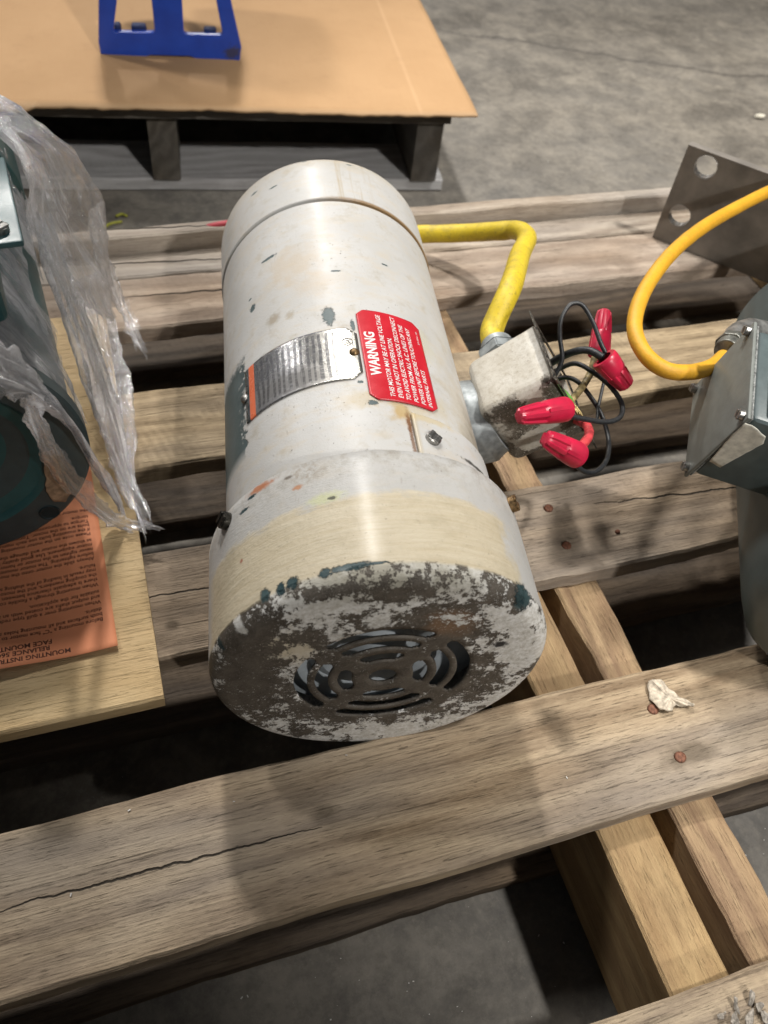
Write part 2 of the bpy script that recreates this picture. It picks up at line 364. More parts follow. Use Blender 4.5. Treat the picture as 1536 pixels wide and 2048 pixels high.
def m_concrete():
    g = G('stained_concrete'); x, y, z = g.sep()
    n1 = g.noise(4.2, 8, .7); n2 = g.noise(17, 8, .72, dist=.4); n3 = g.noise(150, 6, .75); n4 = g.noise(1.1, 3, .5, off=(3, 3, 0))
    c = g.mix(g.ramp(n1, .32, .68), (.085, .074, .060, 1), (.185, .168, .145, 1))
    c = g.mix(g.mul(g.ramp(n2, .42, .68), .85), c, (.275, .245, .20, 1))
    c = g.mix(g.mul(g.ramp(g.noise(28, 8, .75, off=(7, 3, 0)), .5, .72), .7), c, (.055, .048, .042, 1))
    c = g.mix(g.mul(g.ramp(n4, .5, .72), .5), c, (.12, .125, .13, 1))
    c = g.mix(g.mul(g.ramp(n3, .50, .66), .30), c, (.28, .255, .215, 1)); c = g.mix(g.mul(g.ramp(g.noise(75, 7, .8, off=(9, 1, 0)), .48, .62), .34), c, (.070, .062, .052, 1))
    sp = g.ramp(g.noise(520, 2, .6, off=(1, 1, 0)), .755, .775); c = g.mix(sp, c, (.62, .60, .56, 1))
    # long wandering crack
    wn = g.noise((4.5, 0, 0), 7, .62, g.comb(x, 0, 0)); A, B = at(890, 62, -.125), at(1536, 160, -.125); sl = (B.y-A.y)/(B.x-A.x)
    d = g.math('ABSOLUTE', g.sub(g.sub(y, A.y), g.add(g.mul(g.sub(x, A.x), sl), g.mul(g.sub(wn, .5), .16))))
    d = g.add(d, g.mul(g.sub(g.noise(90, 4, .6), .5), .006))
    cr = g.mul(g.ramp(d, .0015, .0055, 1, 0), g.ramp(x, .6, .75)); c = g.mix(g.mul(cr, .72), c, (.04, .035, .03, 1))
    c = g.mix(g.mul(g.ramp(d, .0, .02, .3, 0), g.ramp(x, .6, .75)), c, (.09, .08, .07, 1))
    h = g.sub(g.add(g.mul(n2, .6), g.mul(n3, .5)), g.mul(cr, 1.5))
    return g.fin(c, g.ramp(n2, .3, .7, .72, .50), 0, h, .35, .002, spec=.3)

# ------------------------------------------------------------------ floor
fl = mesh([(-14, -14, -.125), (14, -14, -.125), (14, 14, -.125), (-14, 14, -.125)], [(0, 1, 2, 3)])
floor = mesh_obj('floor', fl, m_concrete()); tag(floor, 'grey stained concrete warehouse floor with a wandering crack', None, None, 'structure')

# ------------------------------------------------------------------ wooden boards
def board_me(L, Wd, T, seed, rough=.0012, seg=None, warp=.002, taper=(0, 0)):
    """top face at z=0, centre line y=0, x from 0 to L"""
    seg = seg or max(24, int(L/.012)); ch = .0018
    hw = Wd/2
    prof = [(-hw, -T+ch), (-hw, -T*.5), (-hw, -ch), (-hw+ch, 0)]+[(-hw+Wd*k/6, 0) for k in range(1, 6)]+[(hw-ch, 0), (hw, -ch), (hw, -T*.5), (hw, -T+ch), (hw-ch, -T), (-hw+ch, -T)]
    vs, fs = [], []; k = len(prof); so = V(seed*7.3, seed*3.1, 0)
    for i in range(seg+1):
        x = L*i/seg
        e1 = mn.noise(V(x*9, 0, 0)+so)*rough*1.6+mn.noise(V(x*60, 3, 0)+so)*rough*.5
        e2 = mn.noise(V(x*9, 9, 0)+so)*rough*1.6+mn.noise(V(x*60, 7, 0)+so)*rough*.5
        wz = mn.noise(V(x*2.2, 5, 1)+so)*warp
        for (y, z) in prof:
            yy = y+(e1 if y < 0 else e2)*abs(y)/hw
            zz = z+wz+mn.noise(V(x*26, y*40, z*40)+so)*rough*.30
            vs.append((x+mn.noise(V(0, y*80, z*80)+so)*rough*(1 if i in (0, seg) else 0), yy, zz))
    for i in range(seg):
        for j in range(k):
            fs.append((i*k+j, i*k+(j+1) % k, (i+1)*k+(j+1) % k, (i+1)*k+j))
    fs += [tuple(range(k))[::-1], tuple(range(seg*k, (seg+1)*k))]
    me = mesh(vs, fs); bm = bmesh.new(); bm.from_mesh(me); bmesh.ops.recalc_face_normals(bm, faces=bm.faces); bm.to_mesh(me); bm.free(); return me

def rotz(a, loc): return Matrix.Translation(loc) @ Matrix.Rotation(a, 4, 'Z')
PALX0, PALX1 = -.42, .86
pallet = empty('wooden_pallet', Matrix.Translation((.22, .35, -.125)), 'weathered wooden pallet in front carrying the white motor', 'pallet')
m_rust = simple('rusty_nail_head', (.23, .10, .06, 1), .6, .5, .3, 700, .4)
def deck(name, x0, x1, y0, y1, ztop, T, mat, seed, rough=.0012, warp=.0012, parent=pallet, label=None, M0=None):
    me = board_me(x1-x0, y1-y0, T, seed, rough, warp=warp)
    Mw = Matrix.Translation((x0, (y0+y1)/2, ztop))
    if M0 is not None: Mw = M0 @ Mw
    o = mesh_obj(name, me, mat, parent, wm(parent).inverted() @ Mw, smooth=.7); 
    if label: o['label'] = label
    return o
def loc_on(o, p): q = wm(o).inverted() @ Vector(p); return q
TD = .018
def lines(spec, x0, yc):      # world crack coordinates -> board-local
    return [(a-x0, b-yc, c-x0, d-yc, e) for a, b, c, d, e in spec]
A_ = lambda px, py: at(px, py)[:2]
yc2 = .1533
m_b2 = wood('weathered_oak_front', (.50, .385, .255, 1), (.215, .150, .092, 1), lines([(*A_(-60, 1836), *A_(640, 1652), .00055)], PALX0, yc2), .45, 1.1, .3,
            knots=[(at(1110, 1450).x-PALX0, at(1110, 1450).y-yc2, .008, .014, .55), (at(650, 1622).x-PALX0, at(650, 1622).y-yc2, .008, .004, .55), (at(1375, 1500).x-PALX0, at(1360, 1515).y-yc2, .020, .006, .6), (at(1400, 1390).x-PALX0, at(1400, 1390).y-yc2, .02, .006, .4)])
yc3 = .3272
m_b3 = wood('weathered_plank_middle', (.47, .36, .25, 1), (.20, .145, .095, 1), lines([(*A_(200, 1210), *A_(600, 1145), .0005), (*A_(1190, 1008), *A_(1560, 965), .0007)], PALX0, yc3), .4, 1.0, .4,
            knots=[(at(1133, 1080).x-PALX0, at(1133, 1085).y-yc3, .010, .005, .35), (at(345, 1250).x-PALX0, at(345, 1250).y-yc3, .004, .003, .6)])
m_b4 = wood('rough_sawn_plank', (.48, .37, .235, 1), (.20, .145, .085, 1), (), .35, 1.25, 1.0, weather=.35)
yc5 = .663
m_b5 = wood('pale_pinkish_plank', (.54, .435, .34, 1), (.27, .20, .145, 1), lines([(*A_(230, 596), *A_(700, 560), .0009)], PALX0, yc5), .35, .7, .3, weather=.4,
            knots=[(at(1255, 530).x-PALX0, at(1255, 530).y-yc5, .01, .012, .3), (at(330, 600).x-PALX0, at(330, 600).y-yc5, .012, .006, .4)])
yc6 = .7225
m_b6 = wood('pale_grey_plank', (.56, .48, .39, 1), (.30, .24, .185, 1), lines([(*A_(100, 530), *A_(520, 512), .0008)], PALX0, yc6), .25, .7, .2, weather=.5)
m_b1 = wood('light_sawn_plank', (.50, .385, .25, 1), (.22, .155, .10, 1), (), .35, 1.1, 1.0)
m_str = wood('fresh_pine_stringer', (.56, .40, .20, 1), (.33, .21, .10, 1), (), .5, .7, .3, weather=.15, wavy=.4)
m_str2 = wood('brown_pine_stringer', (.48, .34, .19, 1), (.24, .15, .085, 1), lines([(.305, .100, .309, .03, .002)], 0, 0), .6, .9, .4, weather=.2, wavy=.5)
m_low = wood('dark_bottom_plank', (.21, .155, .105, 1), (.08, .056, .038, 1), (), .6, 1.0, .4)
deck('deck_board', PALX0, PALX1, -.262, -.160, 0, TD, m_b1, 8)  # out of view, added to keep low spot light off the floor underneath
boards = [deck('deck_board', PALX0, PALX1, -.125, .0161, 0, TD, m_b1, 1),
          deck('deck_board', PALX0, PALX1, .1101, .1964, 0, TD, m_b2, 2, .0016, .0006),
          deck('deck_board', PALX0, PALX1, .2831, .3712, 0, TD, m_b3, 3, .0024, .0008),
          deck('deck_board', PALX0, PALX1, .4530, .5397, 0, TD, m_b4, 4, .0022, .0006),
          deck('deck_board', PALX0, PALX1, .6255, .7010, 0, TD, m_b5, 5, .0030, .0006),
          deck('deck_board', PALX0, PALX1, .7040, .7410, -.001, TD, m_b6, 6, .0016, .001)]
deck('edge_batten', PALX0, PALX1-.02, .7440, .7600, .018, .034, m_b6, 9, .0022, .002)
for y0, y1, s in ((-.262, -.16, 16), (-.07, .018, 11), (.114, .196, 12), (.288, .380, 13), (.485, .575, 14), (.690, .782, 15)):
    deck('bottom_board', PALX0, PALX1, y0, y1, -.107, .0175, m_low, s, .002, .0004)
def stringer(xl, xr, mat, seed, rough=.001):
    L = 1.04; me = board_me(L, xr-xl, .0885, seed, rough, warp=.0002)
    Mw = Matrix.Translation(((xl+xr)/2, -.27, -TD-.0006)) @ Matrix.Rotation(pi/2, 4, 'Z')
    return mesh_obj('stringer', me, mat, pallet, wm(pallet).inverted() @ Mw, smooth=.7)
stringer(.2265, .2655, m_str, 21); stringer(.2800, .3125, m_str2, 22, .0022)
stringer(-.36, -.32, m_str2, 23); stringer(.80, .84, m_str, 24)
# nails: sub-parts of the boards they are driven through
nail_me = lathe([(.0009, 0), (.0009, .0026), (.0006, .0036), (-.0004, .0038), (-.004, .0038)], 20)
nail_me.transform(Matrix.Rotation(pi/2, 4, 'X')); nail_me.materials.append(m_rust)
for p in nail_me.polygons: p.use_smooth = True
for bi, px, py, s in ((1, 1360, 1515, 1.0), (1, 1306, 1419, 1.0), (2, 1097, 1017, .95), (2, 1133, 1092, .95), (2, 1235, 1064, .5)):
    o = bpy.data.objects.new('nail', nail_me); q = loc_on(boards[bi], at(px, py, .0))
    put(o, boards[bi], Matrix.Translation((q.x, q.y, .0005)) @ Matrix.Rotation(.15, 4, 'X') @ Matrix.Diagonal((s*1.05, s, 1, 1)))

# ------------------------------------------------------------------ the white motor
PHI = math.radians(9.5694)
mo = empty('electric_motor', rotz(-PHI, (.1036, .2061, 0)), 'white chipped electric motor with red WARNING plate and open wiring box', 'electric motor')
ZC = .0837
CM = Matrix.Translation((0, 0, ZC))
body = mesh_obj('motor_body', lathe([(.030, .079), (.045, .0826), (.052, .083)]+[(.052+.0276*k, .083) for k in range(1, 11)]+[(.3305, .083), (.3313, .0824), (.3313, .060)], 160), m_body(), mo, CM, smooth=.6)
m_dark = simple('dark_gap', (.02, .02, .018, 1), .7)
mesh_obj('seam_ring', lathe([(.327, .0800), (.3350, .0800)], 128), m_dark, mo, CM, smooth=3)
mesh_obj('end_cap', lathe([(.3336, .05), (.3336, .0834), (.3343, .084), (.345, .084), (.36, .084), (.375, .084), (.387, .0838), (.3905, .0829), (.3932, .0808), (.3945, .078), (.3945, .03), (.3945, 0)], 160), m_cap(), mo, CM, smooth=.6)

# fan cover: shell with a slotted end face
def cover_me():
    n = 360; RO = .0934
    prof = [(.0716, RO), (.066, RO), (.055, RO), (.044, RO), (.033, RO), (.022, RO), (.012, RO), (.004, RO)]
    for k in range(0, 9):
        a = pi/2*k/8; prof.append((-.010*math.sin(a), RO-.010+.010*math.cos(a)))
    rings = [.0765, .069, .062, .055, .0515, .0488]
    slots = [(.0414, .0488), (.0300, .0374), (.0170, .0250)]
    rr = set(rings)
    for a, b in slots:
        for k in range(7): rr.add(round(a+(b-a)*k/6, 6))
    for q in (.0395, .028, .0150, .0120, .0077): rr.add(q)
    rr = sorted(rr, reverse=True)
    for r in rr: prof.append((-.010-.0006*(1-(r/.0834)**2), r))
    vs = []
    for s, r in prof:
        for i in range(n):
            t = 2*pi*i/n; d = 0
            if r > .08: d = .0004*mn.noise(V(math.sin(t)*2, s*14, math.cos(t)*2))
            if s > .068: s2 = s+.0009*mn.noise(V(math.sin(t)*4, 2, math.cos(t)*4))+.0003*mn.noise(V(math.sin(t)*30, 5, math.cos(t)*30))
            else: s2 = s
            vs.append(((r+d)*math.sin(t), s2, (r+d)*math.cos(t)))
    fs = []
    spoke = [math.radians(a) for a in (38, 128, 218, 308)]
    for k in range(len(prof)-1):
        r = (prof[k][1]+prof[k+1][1])/2
        for i in range(n):
            t = 2*pi*(i+.5)/n; cut = False
            if prof[k][1] <= .0489:
                for si, (a, b) in enumerate(slots):
                    if a < r < b:
                        u = (r-(a+b)/2)/((b-a)/2); hw = (b-a)/2
                        gap = (.0048 if si else .0056)
                        dist = min(abs((t-sp+pi) % (2*pi)-pi) for sp in spoke)*r
                        if dist > gap+hw*(1-math.sqrt(max(0, 1-u*u))): cut = True
            if not cut:
                j = (i+1) % n; fs.append((k*n+i, (k+1)*n+i, (k+1)*n+j, k*n+j))
    me = mesh(vs, fs); bm = bmesh.new(); bm.from_mesh(me); loose = [v for v in bm.verts if not v.link_faces]
    bmesh.ops.delete(bm, geom=loose, context='VERTS'); bmesh.ops.recalc_face_normals(bm, faces=bm.faces); bm.to_mesh(me); bm.free(); return me
cov = mesh_obj('fan_cover', cover_me(), m_cover(), mo, CM, smooth=.8)
sol = cov.modifiers.new('wall', 'SOLIDIFY'); sol.thickness = .0017; sol.offset = -1
# fan behind the slots
m_fan = simple('grey_plastic_fan', (.48, .53, .57, 1), .55, 0, .15, 60)
fan = mesh_obj('cooling_fan', lathe([(.0, 0), (.0, .006), (.003, .012), (.006, .0145), (.009, .018), (.0095, .022), (.006, .028), (.004, .033), (.006, .0375), (.009, .041), (.007, .046), (.005, .052), (.006, .062), (.010, .064), (.012, .02), (.012, 0)], 96), m_fan, mo, CM, smooth=.6)
bl = box_me(.0050, .014, .034, .0010, 2)
for k in range(7):
    a = 2*pi*k/7+.2
    mm = Matrix.Rotation(a, 4, 'Y') @ Matrix.Translation((0, .022, .040)) @ Matrix.Rotation(.25, 4, 'Z') @ Matrix.Diagonal((.5, .8, 1, 1))
    o = mesh_obj('fan_blade', bl if k == 0 else bl, m_fan, fan, mm)
mesh_obj('inner_guard', lathe([(.045, .0), (.045, .078)], 64), simple('dull_inner_bell', (.22, .24, .25, 1), .7), mo, CM, smooth=3)

def on_cyl(s, deg, R, spin=0):
    t = math.radians(deg); z = V(math.sin(t), 0, math.cos(t)); y = V(0, 1, 0); x = y.cross(z)
    return CM @ frame(z*R+V(0, s, 0), x, y, z) @ Matrix.Rotation(spin, 4, 'Z')
def screw_head(r, h, slot=True, hexa=False):
    bm = bmesh.new(); n = 6 if hexa else 24
    vs = [bm.verts.new((r*math.cos(2*pi*i/n), r*math.sin(2*pi*i/n), 0)) for i in range(n)]
    f = bm.faces.new(vs); e = bmesh.ops.extrude_face_region(bm, geom=[f]); tv = [v for v in e['geom'] if isinstance(v, bmesh.types.BMVert)]
    for v in tv: v.co.z += h
    top = [g_ for g_ in e['geom'] if isinstance(g_, bmesh.types.BMFace)][0]
    i1 = bmesh.ops.inset_region(bm, faces=[top], thickness=r*.22)
    for v in top.verts: v.co.z += r*.12
    i2 = bmesh.ops.inset_region(bm, faces=[top], thickness=r*.2)
    bmesh.ops.recalc_face_normals(bm, faces=bm.faces)
    me = bpy.data.meshes.new('m'); bm.to_mesh(me); bm.free()
    me = join_me([me])
    if slot:
        # slot as a dark raised-free groove: two half-moons proud of the head
        a = box_me(r*1.5, r*.62, r*.22, r*.08, 1, (0, r*.52, h+r*.14)); b = box_me(r*1.5, r*.62, r*.22, r*.08, 1, (0, -r*.52, h+r*.14))
        me = join_me([me, a, b])
    return me
m_steel = simple('worn_steel', (.42, .41, .39, 1), .35, .9, .3, 400, .3)
m_blk = simple('blackened_screw', (.07, .065, .055, 1), .35, .8, .4, 500, .5)
m_brs = simple('rusty_brass_screw', (.30, .19, .09, 1), .4, .8, .4, 500, .5)
for s, d, m, sp in ((.0648, -59.8, m_blk, .5), (.0683, 59.3, m_brs, 1.0)):
    me = screw_head(.0050, .0034); o = mesh_obj('cover_screw', me, m, mo, on_cyl(s, d, .0934, sp), smooth=.5)

def cyl_patch(poly, R, thick, nu=40, nv=24):
    """plate following the cylinder; poly(u,v) -> inside?, u in s, v in deg"""
    (s0, s1), (d0, d1), inside = poly
    vs, fs = [], []
    for i in range(nu+1):
        for j in range(nv+1):
            s = s0+(s1-s0)*i/nu; d = d0+(d1-d0)*j/nv
            s, d = inside(s, d); t = math.radians(d); vs.append((R*math.sin(t), s, R*math.cos(t)))
    for i in range(nu):
        for j in range(nv): fs.append((i*(nv+1)+j, (i+1)*(nv+1)+j, (i+1)*(nv+1)+j+1, i*(nv+1)+j+1))
    me = mesh(vs, fs); bm = bmesh.new(); bm.from_mesh(me); bmesh.ops.remove_doubles(bm, verts=bm.verts, dist=1e-6)
    bmesh.ops.recalc_face_normals(bm, faces=bm.faces)
    f0 = bm.faces[:] [0]
    bm.faces.ensure_lookup_table(); q = bm.faces[0].calc_center_median(); 
    if bm.faces[0].normal.dot(V(q.x, 0, q.z)) < 0: bmesh.ops.reverse_faces(bm, faces=bm.faces)
    bm.to_mesh(me); bm.free(); return me
def plate(name, s0, s1, d0, d1, cut, R, mat, skew=0, th=.0008, lift=0, cuts=(1, 1, 1, 1)):
    cd_ = math.degrees(cut/R)
    def f(s, d):
        # chamfer the corners by pulling the edge columns in
        k = 0
        u = min(s-s0, s1-s); v = min(d-d0, d1-d)
        qi = (0 if s-s0 < s1-s else 1)+(0 if d-d0 < d1-d else 2)
        c1 = cut*cuts[qi]; c2 = cd_*cuts[qi]
        if c1 > 0 and u/c1+v/c2 < 1:
            # move to the chamfer line along s
            tgt = c1*(1-v/c2)
            s = s0+tgt if s-s0 < s1-s else s1-tgt
        return s+skew*(d-(d0+d1)/2), d
    me = cyl_patch(((s0, s1), (d0, d1), f), R+th+lift, th, 60, 40)
    o = mesh_obj(name, me, mat, mo, CM, smooth=.6)
    so = o.modifiers.new('thickness', 'SOLIDIFY'); so.thickness = th; so.offset = -1
    return o
def m_red():
    g = G('red_enamel_plate'); n = g.noise(60, 5, .65); n2 = g.noise(300, 5, .7)
    c = g.mix(g.ramp(n, .3, .7), (.44, .010, .020, 1), (.54, .018, .032, 1))
    c = g.mix(g.mul(g.ramp(n2, .70, .76), .6), c, (.60, .16, .14, 1))
    return g.fin(c, g.ramp(n, .3, .7, .28, .4), 0, n2, .1, .0004)
m_white = simple('white_lettering', (.78, .77, .75, 1), .5, 0, .12, 500, .1)
WS0, WS1, WD0, WD1 = .1200, .2020, 1.2, 31.2
warn = plate('warning_label', WS0, WS1, WD0, WD1, .0045, .083, m_red(), skew=-.00003, lift=.0003)
warn['label'] = 'red WARNING plate with white lettering'
def cyl_text(s_start, s_end, deg, txt, cap, R, shear=0, bold=0, parent=None, mat=m_white, name='lettering'):
    """runs along the motor axis (away from the fan), letters upright towards smaller angles"""
    me = text_me(txt, 1.0, shear, bold/cap*.7)
    xs = [v.co.x for v in me.vertices]; x0, x1 = min(xs), max(xs); k = (s_end-s_start)/(x1-x0)
    for v in me.vertices:
        s = s_start+(v.co.x-x0)*k; d = deg-math.degrees(v.co.y*cap/.69/R); t = math.radians(d)
        v.co = ((R+v.co.z)*math.sin(t), s, (R+v.co.z)*math.cos(t))
    bm = bmesh.new(); bm.from_mesh(me); bmesh.ops.recalc_face_normals(bm, faces=bm.faces); bm.to_mesh(me); bm.free()
    return me
RL = .083+.0003+.0008+.00012
tx = [cyl_text(.1405, .1805, 7.4, 'WARNING', .0062, RL, 0, .00028)]
for i, (t, a, b) in enumerate((('THIS MOTOR MAY BE AT LINE VOLTAGE', .1225, .1985), ('EVEN IF NOT IN OPERATION.', .1222, .1770), ('TO AVOID ELECTRIC SHOCK DISCONNECT', .1218, .1995),
                               ('POWER FROM ALL A.C. LINES OF THE', .1215, .1935), ('POWER UNIT BEFORE TOUCHING ANY', .1213, .1925), ('INTERNAL PARTS', .1212, .1545))):
    tx.append(cyl_text(a+.001, b, 11.6+i*3.35, t, .0029, RL, .18, .00004))
tx.append(cyl_text(.180, .1925, 29.3, '33353-10', .0012, RL, 0, 0))
mesh_obj('lettering', join_me(tx), m_white, warn)

def m_plate():
    g = G('etched_steel_nameplate'); x, y, z = g.sep(); deg = g.mul(g.math('ARCTAN2', x, z), 180/pi)
    n = g.noise(70, 5, .65); f = g.noise(900, 4, .7)
    col = g.math('PINGPONG', g.add(g.mul(deg, .36), g.mul(g.ramp(g.noise((1, 30, 1), 1, .5, g.comb(g.mul(g.math('FLOOR', g.mul(deg, .36)), 3.7), y, 0)), .3, .7), .4)), .5)
    stripes = g.ramp(col, .22, .30)
    words = g.ramp(g.noise((1, 520, 1), 4, .7, g.comb(g.mul(g.math('FLOOR', g.mul(deg, .72)), 5.3), y, 0)), .44, .50)
    m = g.mul(g.mul(g.math('MAXIMUM', g.mul(stripes, .55), g.mul(g.mul(words, stripes), 1.0)), g.ramp(y, .1405, .142)), g.ramp(y, .181, .1825, 1, 0))
    m = g.mul(m, g.mul(g.ramp(deg, -47.5, -46.5), g.ramp(deg, -12, -7, 1, .35)))
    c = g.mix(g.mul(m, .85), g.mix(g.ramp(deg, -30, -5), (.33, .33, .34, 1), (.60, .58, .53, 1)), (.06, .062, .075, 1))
    dirt = g.mul(g.ramp(g.noise(110, 7, .75, off=(3, 6, 1)), .50, .60), g.ramp(deg, -8, -20)); low = g.ell(deg, y, -24, .147, 9, .009, g.noise(140, 5, .7), .3)
    low = g.math('MAXIMUM', g.mul(low, .8), g.mul(g.ell(deg, y, -38, .150, 13, .010, g.noise(300, 5, .7, off=(1, 1, 2)), .5), .75))
    dirt = g.math('MAXIMUM', g.mul(dirt, .35), low)
    c = g.mix(g.mul(dirt, .8), c, (.055, .05, .045, 1))
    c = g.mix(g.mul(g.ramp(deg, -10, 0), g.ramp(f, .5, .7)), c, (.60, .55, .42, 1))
    orange = g.mul(g.ramp(deg, -48.4, -48.2, 1, 0), g.ramp(deg, -51.9, -51.7)); c = g.mix(orange, c, (.62, .14, .06, 1))
    pale = g.ramp(deg, -52, -52.2); c = g.mix(g.mul(pale, .75), c, (.10, .13, .14, 1))
    met = g.sub(.92, g.math('MAXIMUM', g.math('MAXIMUM', orange, g.mul(dirt, .7)), g.mul(m, .5)))
    return g.fin(c, g.add(.24, g.mul(dirt, .3)), met, g.add(f, n), .22, .0004)
npl = plate('nameplate', .1382, .1845, -54.5, .2, .006, .083, m_plate(), lift=.0002, cuts=(0, 0, 1, 1))
npl['label'] = 'etched metal nameplate with orange end stripe'
m_ink = simple('dark_print', (.05, .05, .055, 1), .5)
# certification mark on the nameplate
RN = .083+.0010+.00012
def ring_pts(s, d, r, R): return [(R*math.sin(math.radians(d)+r*math.cos(a)/R), s+r*math.sin(a), R*math.cos(math.radians(d)+r*math.cos(a)/R)) for a in [2*pi*k/24 for k in range(25)]]
mk = join_me([tube(ring_pts(.1712, -4.3, .0031, RN), .00022, k=6, smooth=False, caps=False), cyl_text(.1693, .1731, -3.1, 'SA', .0026, RN, 0, .0001)])
mesh_obj('certification_mark', mk, m_ink, npl)
rv = lathe([(.0022, 0), (.0021, .0012), (.0016, .0022), (.0008, .0029), (0, .0031)], 24); rv.transform(Matrix.Rotation(pi/2, 4, 'X') @ Matrix.Diagonal((1, 1, 1, 1)))
for s, d in ((.1612, -2.2), (.1612, -55.5)):
    mesh_obj('rivet', rv.copy(), m_brs if d > -10 else m_steel, npl, on_cyl(s, d, .0838) if False else (wm(npl).inverted() @ wm(mo) @ on_cyl(s, d, .0838)), smooth=3)
# strap / bracket with its screw
def m_brk():
    g = G('stained_bracket_paint'); x, y, z = g.sep(); deg = g.mul(g.math('ARCTAN2', x, z), 180/pi)
    c, h, n1, n2, n3 = paint_core(g, x, y, z); wob = g.noise(200, 5, .7)
    c = g.mix(g.mul(g.ramp(deg, 18.8, 17.2), .55), c, (.42, .33, .17, 1))
    c = g.mix(g.mul(g.ell(deg, y, 24, .109, 12, .003, wob, .4), .5), c, (.50, .38, .16, 1))
    c = g.mix(g.mul(g.ell(deg, y, 47, .088, 9, .0016, wob, .3), .9), c, (.03, .035, .03, 1))
    return g.fin(c, .4, 0, h, .35, .0007)
brk = plate('mounting_bracket', .060, .1100, 16.6, 62, .004, .083, m_brk(), skew=-.00004, th=.0022, lift=.0002, cuts=(0, 0, 0, 1))
sh = mesh_obj('bracket_screw', screw_head(.0046, .0022), m_steel, mo, on_cyl(.0925, 23.4, .0854, .9), smooth=.5)

# ---- open wiring box hung on the side
ang = math.radians(36.4); EO = V(math.cos(ang), 0, math.sin(ang)); EU = V(-math.sin(ang), 0, math.cos(ang)); EY = V(0, 1, 0)
_z = math.radians(3.0)
BO = V(.0880, .171, .103)                                 # top-near-inner corner, motor frame
BW, BD, BH = .056, .059, .068
def m_box():
    g = G('wiring_box_paint'); x, y, z = g.sep()
    n1 = g.noise(40, 7, .7); n2 = g.noise(260, 6, .75); wob = g.noise(120, 6, .7, off=(3, 3, 3))
    c = g.mix(g.ramp(n1, .3, .7), (.40, .365, .30, 1), (.58, .56, .51, 1))
    c = g.mix(g.mul(g.ramp(n2, .50, .68), .6), c, (.30, .25, .18, 1)); c = g.mix(g.mul(g.ramp(g.noise(700, 4, .75, off=(2, 6, 2)), .62, .68), .6), c, (.10, .085, .06, 1))
    bare = g.mix(g.ramp(n2, .35, .65), (.06, .052, .04, 1), (.19, .17, .14, 1))
    # paint gone from the side that faces the fan and the near edge of the top
    k = g.add(g.add(g.mul(g.ramp(y, .020, -.002), .55), g.mul(g.ramp(z, -.004, -.03), .10)), g.add(g.mul(n1, .5), g.mul(n2, .28)))
    k = g.sub(k, g.mul(g.ell(x, z, .026, -.048, .013, .010, wob, .5), .45))
    k = g.sub(k, g.mul(g.ell(x, y, .038, .006, .007, .012, wob, .4), .35))
    k = g.sub(k, g.mul(g.ell(x, z, .006, -.030, .010, .020, wob, .5), .18))
    b = g.ramp(k, .72, .80); c = g.mix(b, c, bare)
    c = g.mix(g.mul(b, g.ramp(g.noise(700, 3, .7), .6, .66)), c, (.60, .58, .54, 1))
    return g.fin(c, g.ramp(n2, .3, .7, .42, .6), g.mul(b, .4), g.sub(g.add(n2, g.mul(n1, .5)), g.mul(b, 1.0)), .45, .0008)
FB = frame(BO, EO, EY, EU)                                # local x out, y along motor, z up-normal
def open_box(wd, d, h, t, bev):
    """origin at the top-near-inner corner, opening at x = wd"""
    bm = bmesh.new(); bmesh.ops.create_cube(bm, size=1)
    for v in bm.verts:
        fx = v.co.x+.5; tap = .0022*(1-fx)
        v.co = V(fx*wd, (v.co.y+.5)*d, (v.co.z-.5)*h)
        v.co.y += tap*(1 if v.co.y < d/2 else -1); v.co.z += tap*(1 if v.co.z < -h/2 else -1)
    f = [f for f in bm.faces if f.normal.x > .9]; 
    ed = [e for e in bm.edges if not any(g_ in f for g_ in e.link_faces)]
    bmesh.ops.delete(bm, geom=f, context='FACES_ONLY')
    bmesh.ops.bevel(bm, geom=[e for e in bm.edges if len(e.link_faces) == 2], offset=bev, segments=4, profile=.5, affect='EDGES')
    bmesh.ops.subdivide_edges(bm, edges=bm.edges, cuts=4, use_grid_fill=True)
    for v in bm.verts: v.co += V(mn.noise(v.co*70), mn.noise(v.co*70+V(5, 0, 0)), mn.noise(v.co*70+V(0, 5, 0)))*.0009
    bmesh.ops.recalc_face_normals(bm, faces=bm.faces); me = bpy.data.meshes.new('m'); bm.to_mesh(me); bm.free(); return me
FBM = FB
wb = mesh_obj('wiring_box', open_box(BW, BD, BH, .002, .0075), m_box(), mo, FBM, smooth=.8)
so = wb.modifiers.new('wall', 'SOLIDIFY'); so.thickness = .0022; so.offset = -1
wb['label'] = 'small dirty white wiring box with bare near side and its cover missing'
m_gask = simple('dirty_mouth_flange', (.16, .145, .12, 1), .4, .6, .5, 300, .6)
def mouth():
    ms = []
    lip = [(-.001, BD+.0075, .0035, -.0005, .0015), (-.0035, .0015, .001, -BH-.004, .0015)]
    o = .0016
    ms.append(box_me(.0013, BD+.014, .0050, .0004, 1, (BW+o, BD/2+.001, .0012)))
    ms.append(box_me(.0013, BD+.006, .0050, .0004, 1, (BW+o, BD/2, -BH-.0006)))
    ms.append(box_me(.0013, .0046, BH+.004, .0004, 1, (BW+o, -.0006, -BH/2)))
    ms.append(box_me(.0013, .0046, BH+.004, .0004, 1, (BW+o, BD+.0006, -BH/2)))
    ms.append(box_me(.0012, .010, .012, .0004, 1, (BW+o+.0004, -.004, -BH-.002)))
    return join_me(ms)
mesh_obj('mouth_flange', mouth(), m_gask, wb, smooth=.4)
m_zinc = simple('zinc_grey_casting', (.36, .39, .40, 1), .42, .35, .2, 160, .35)
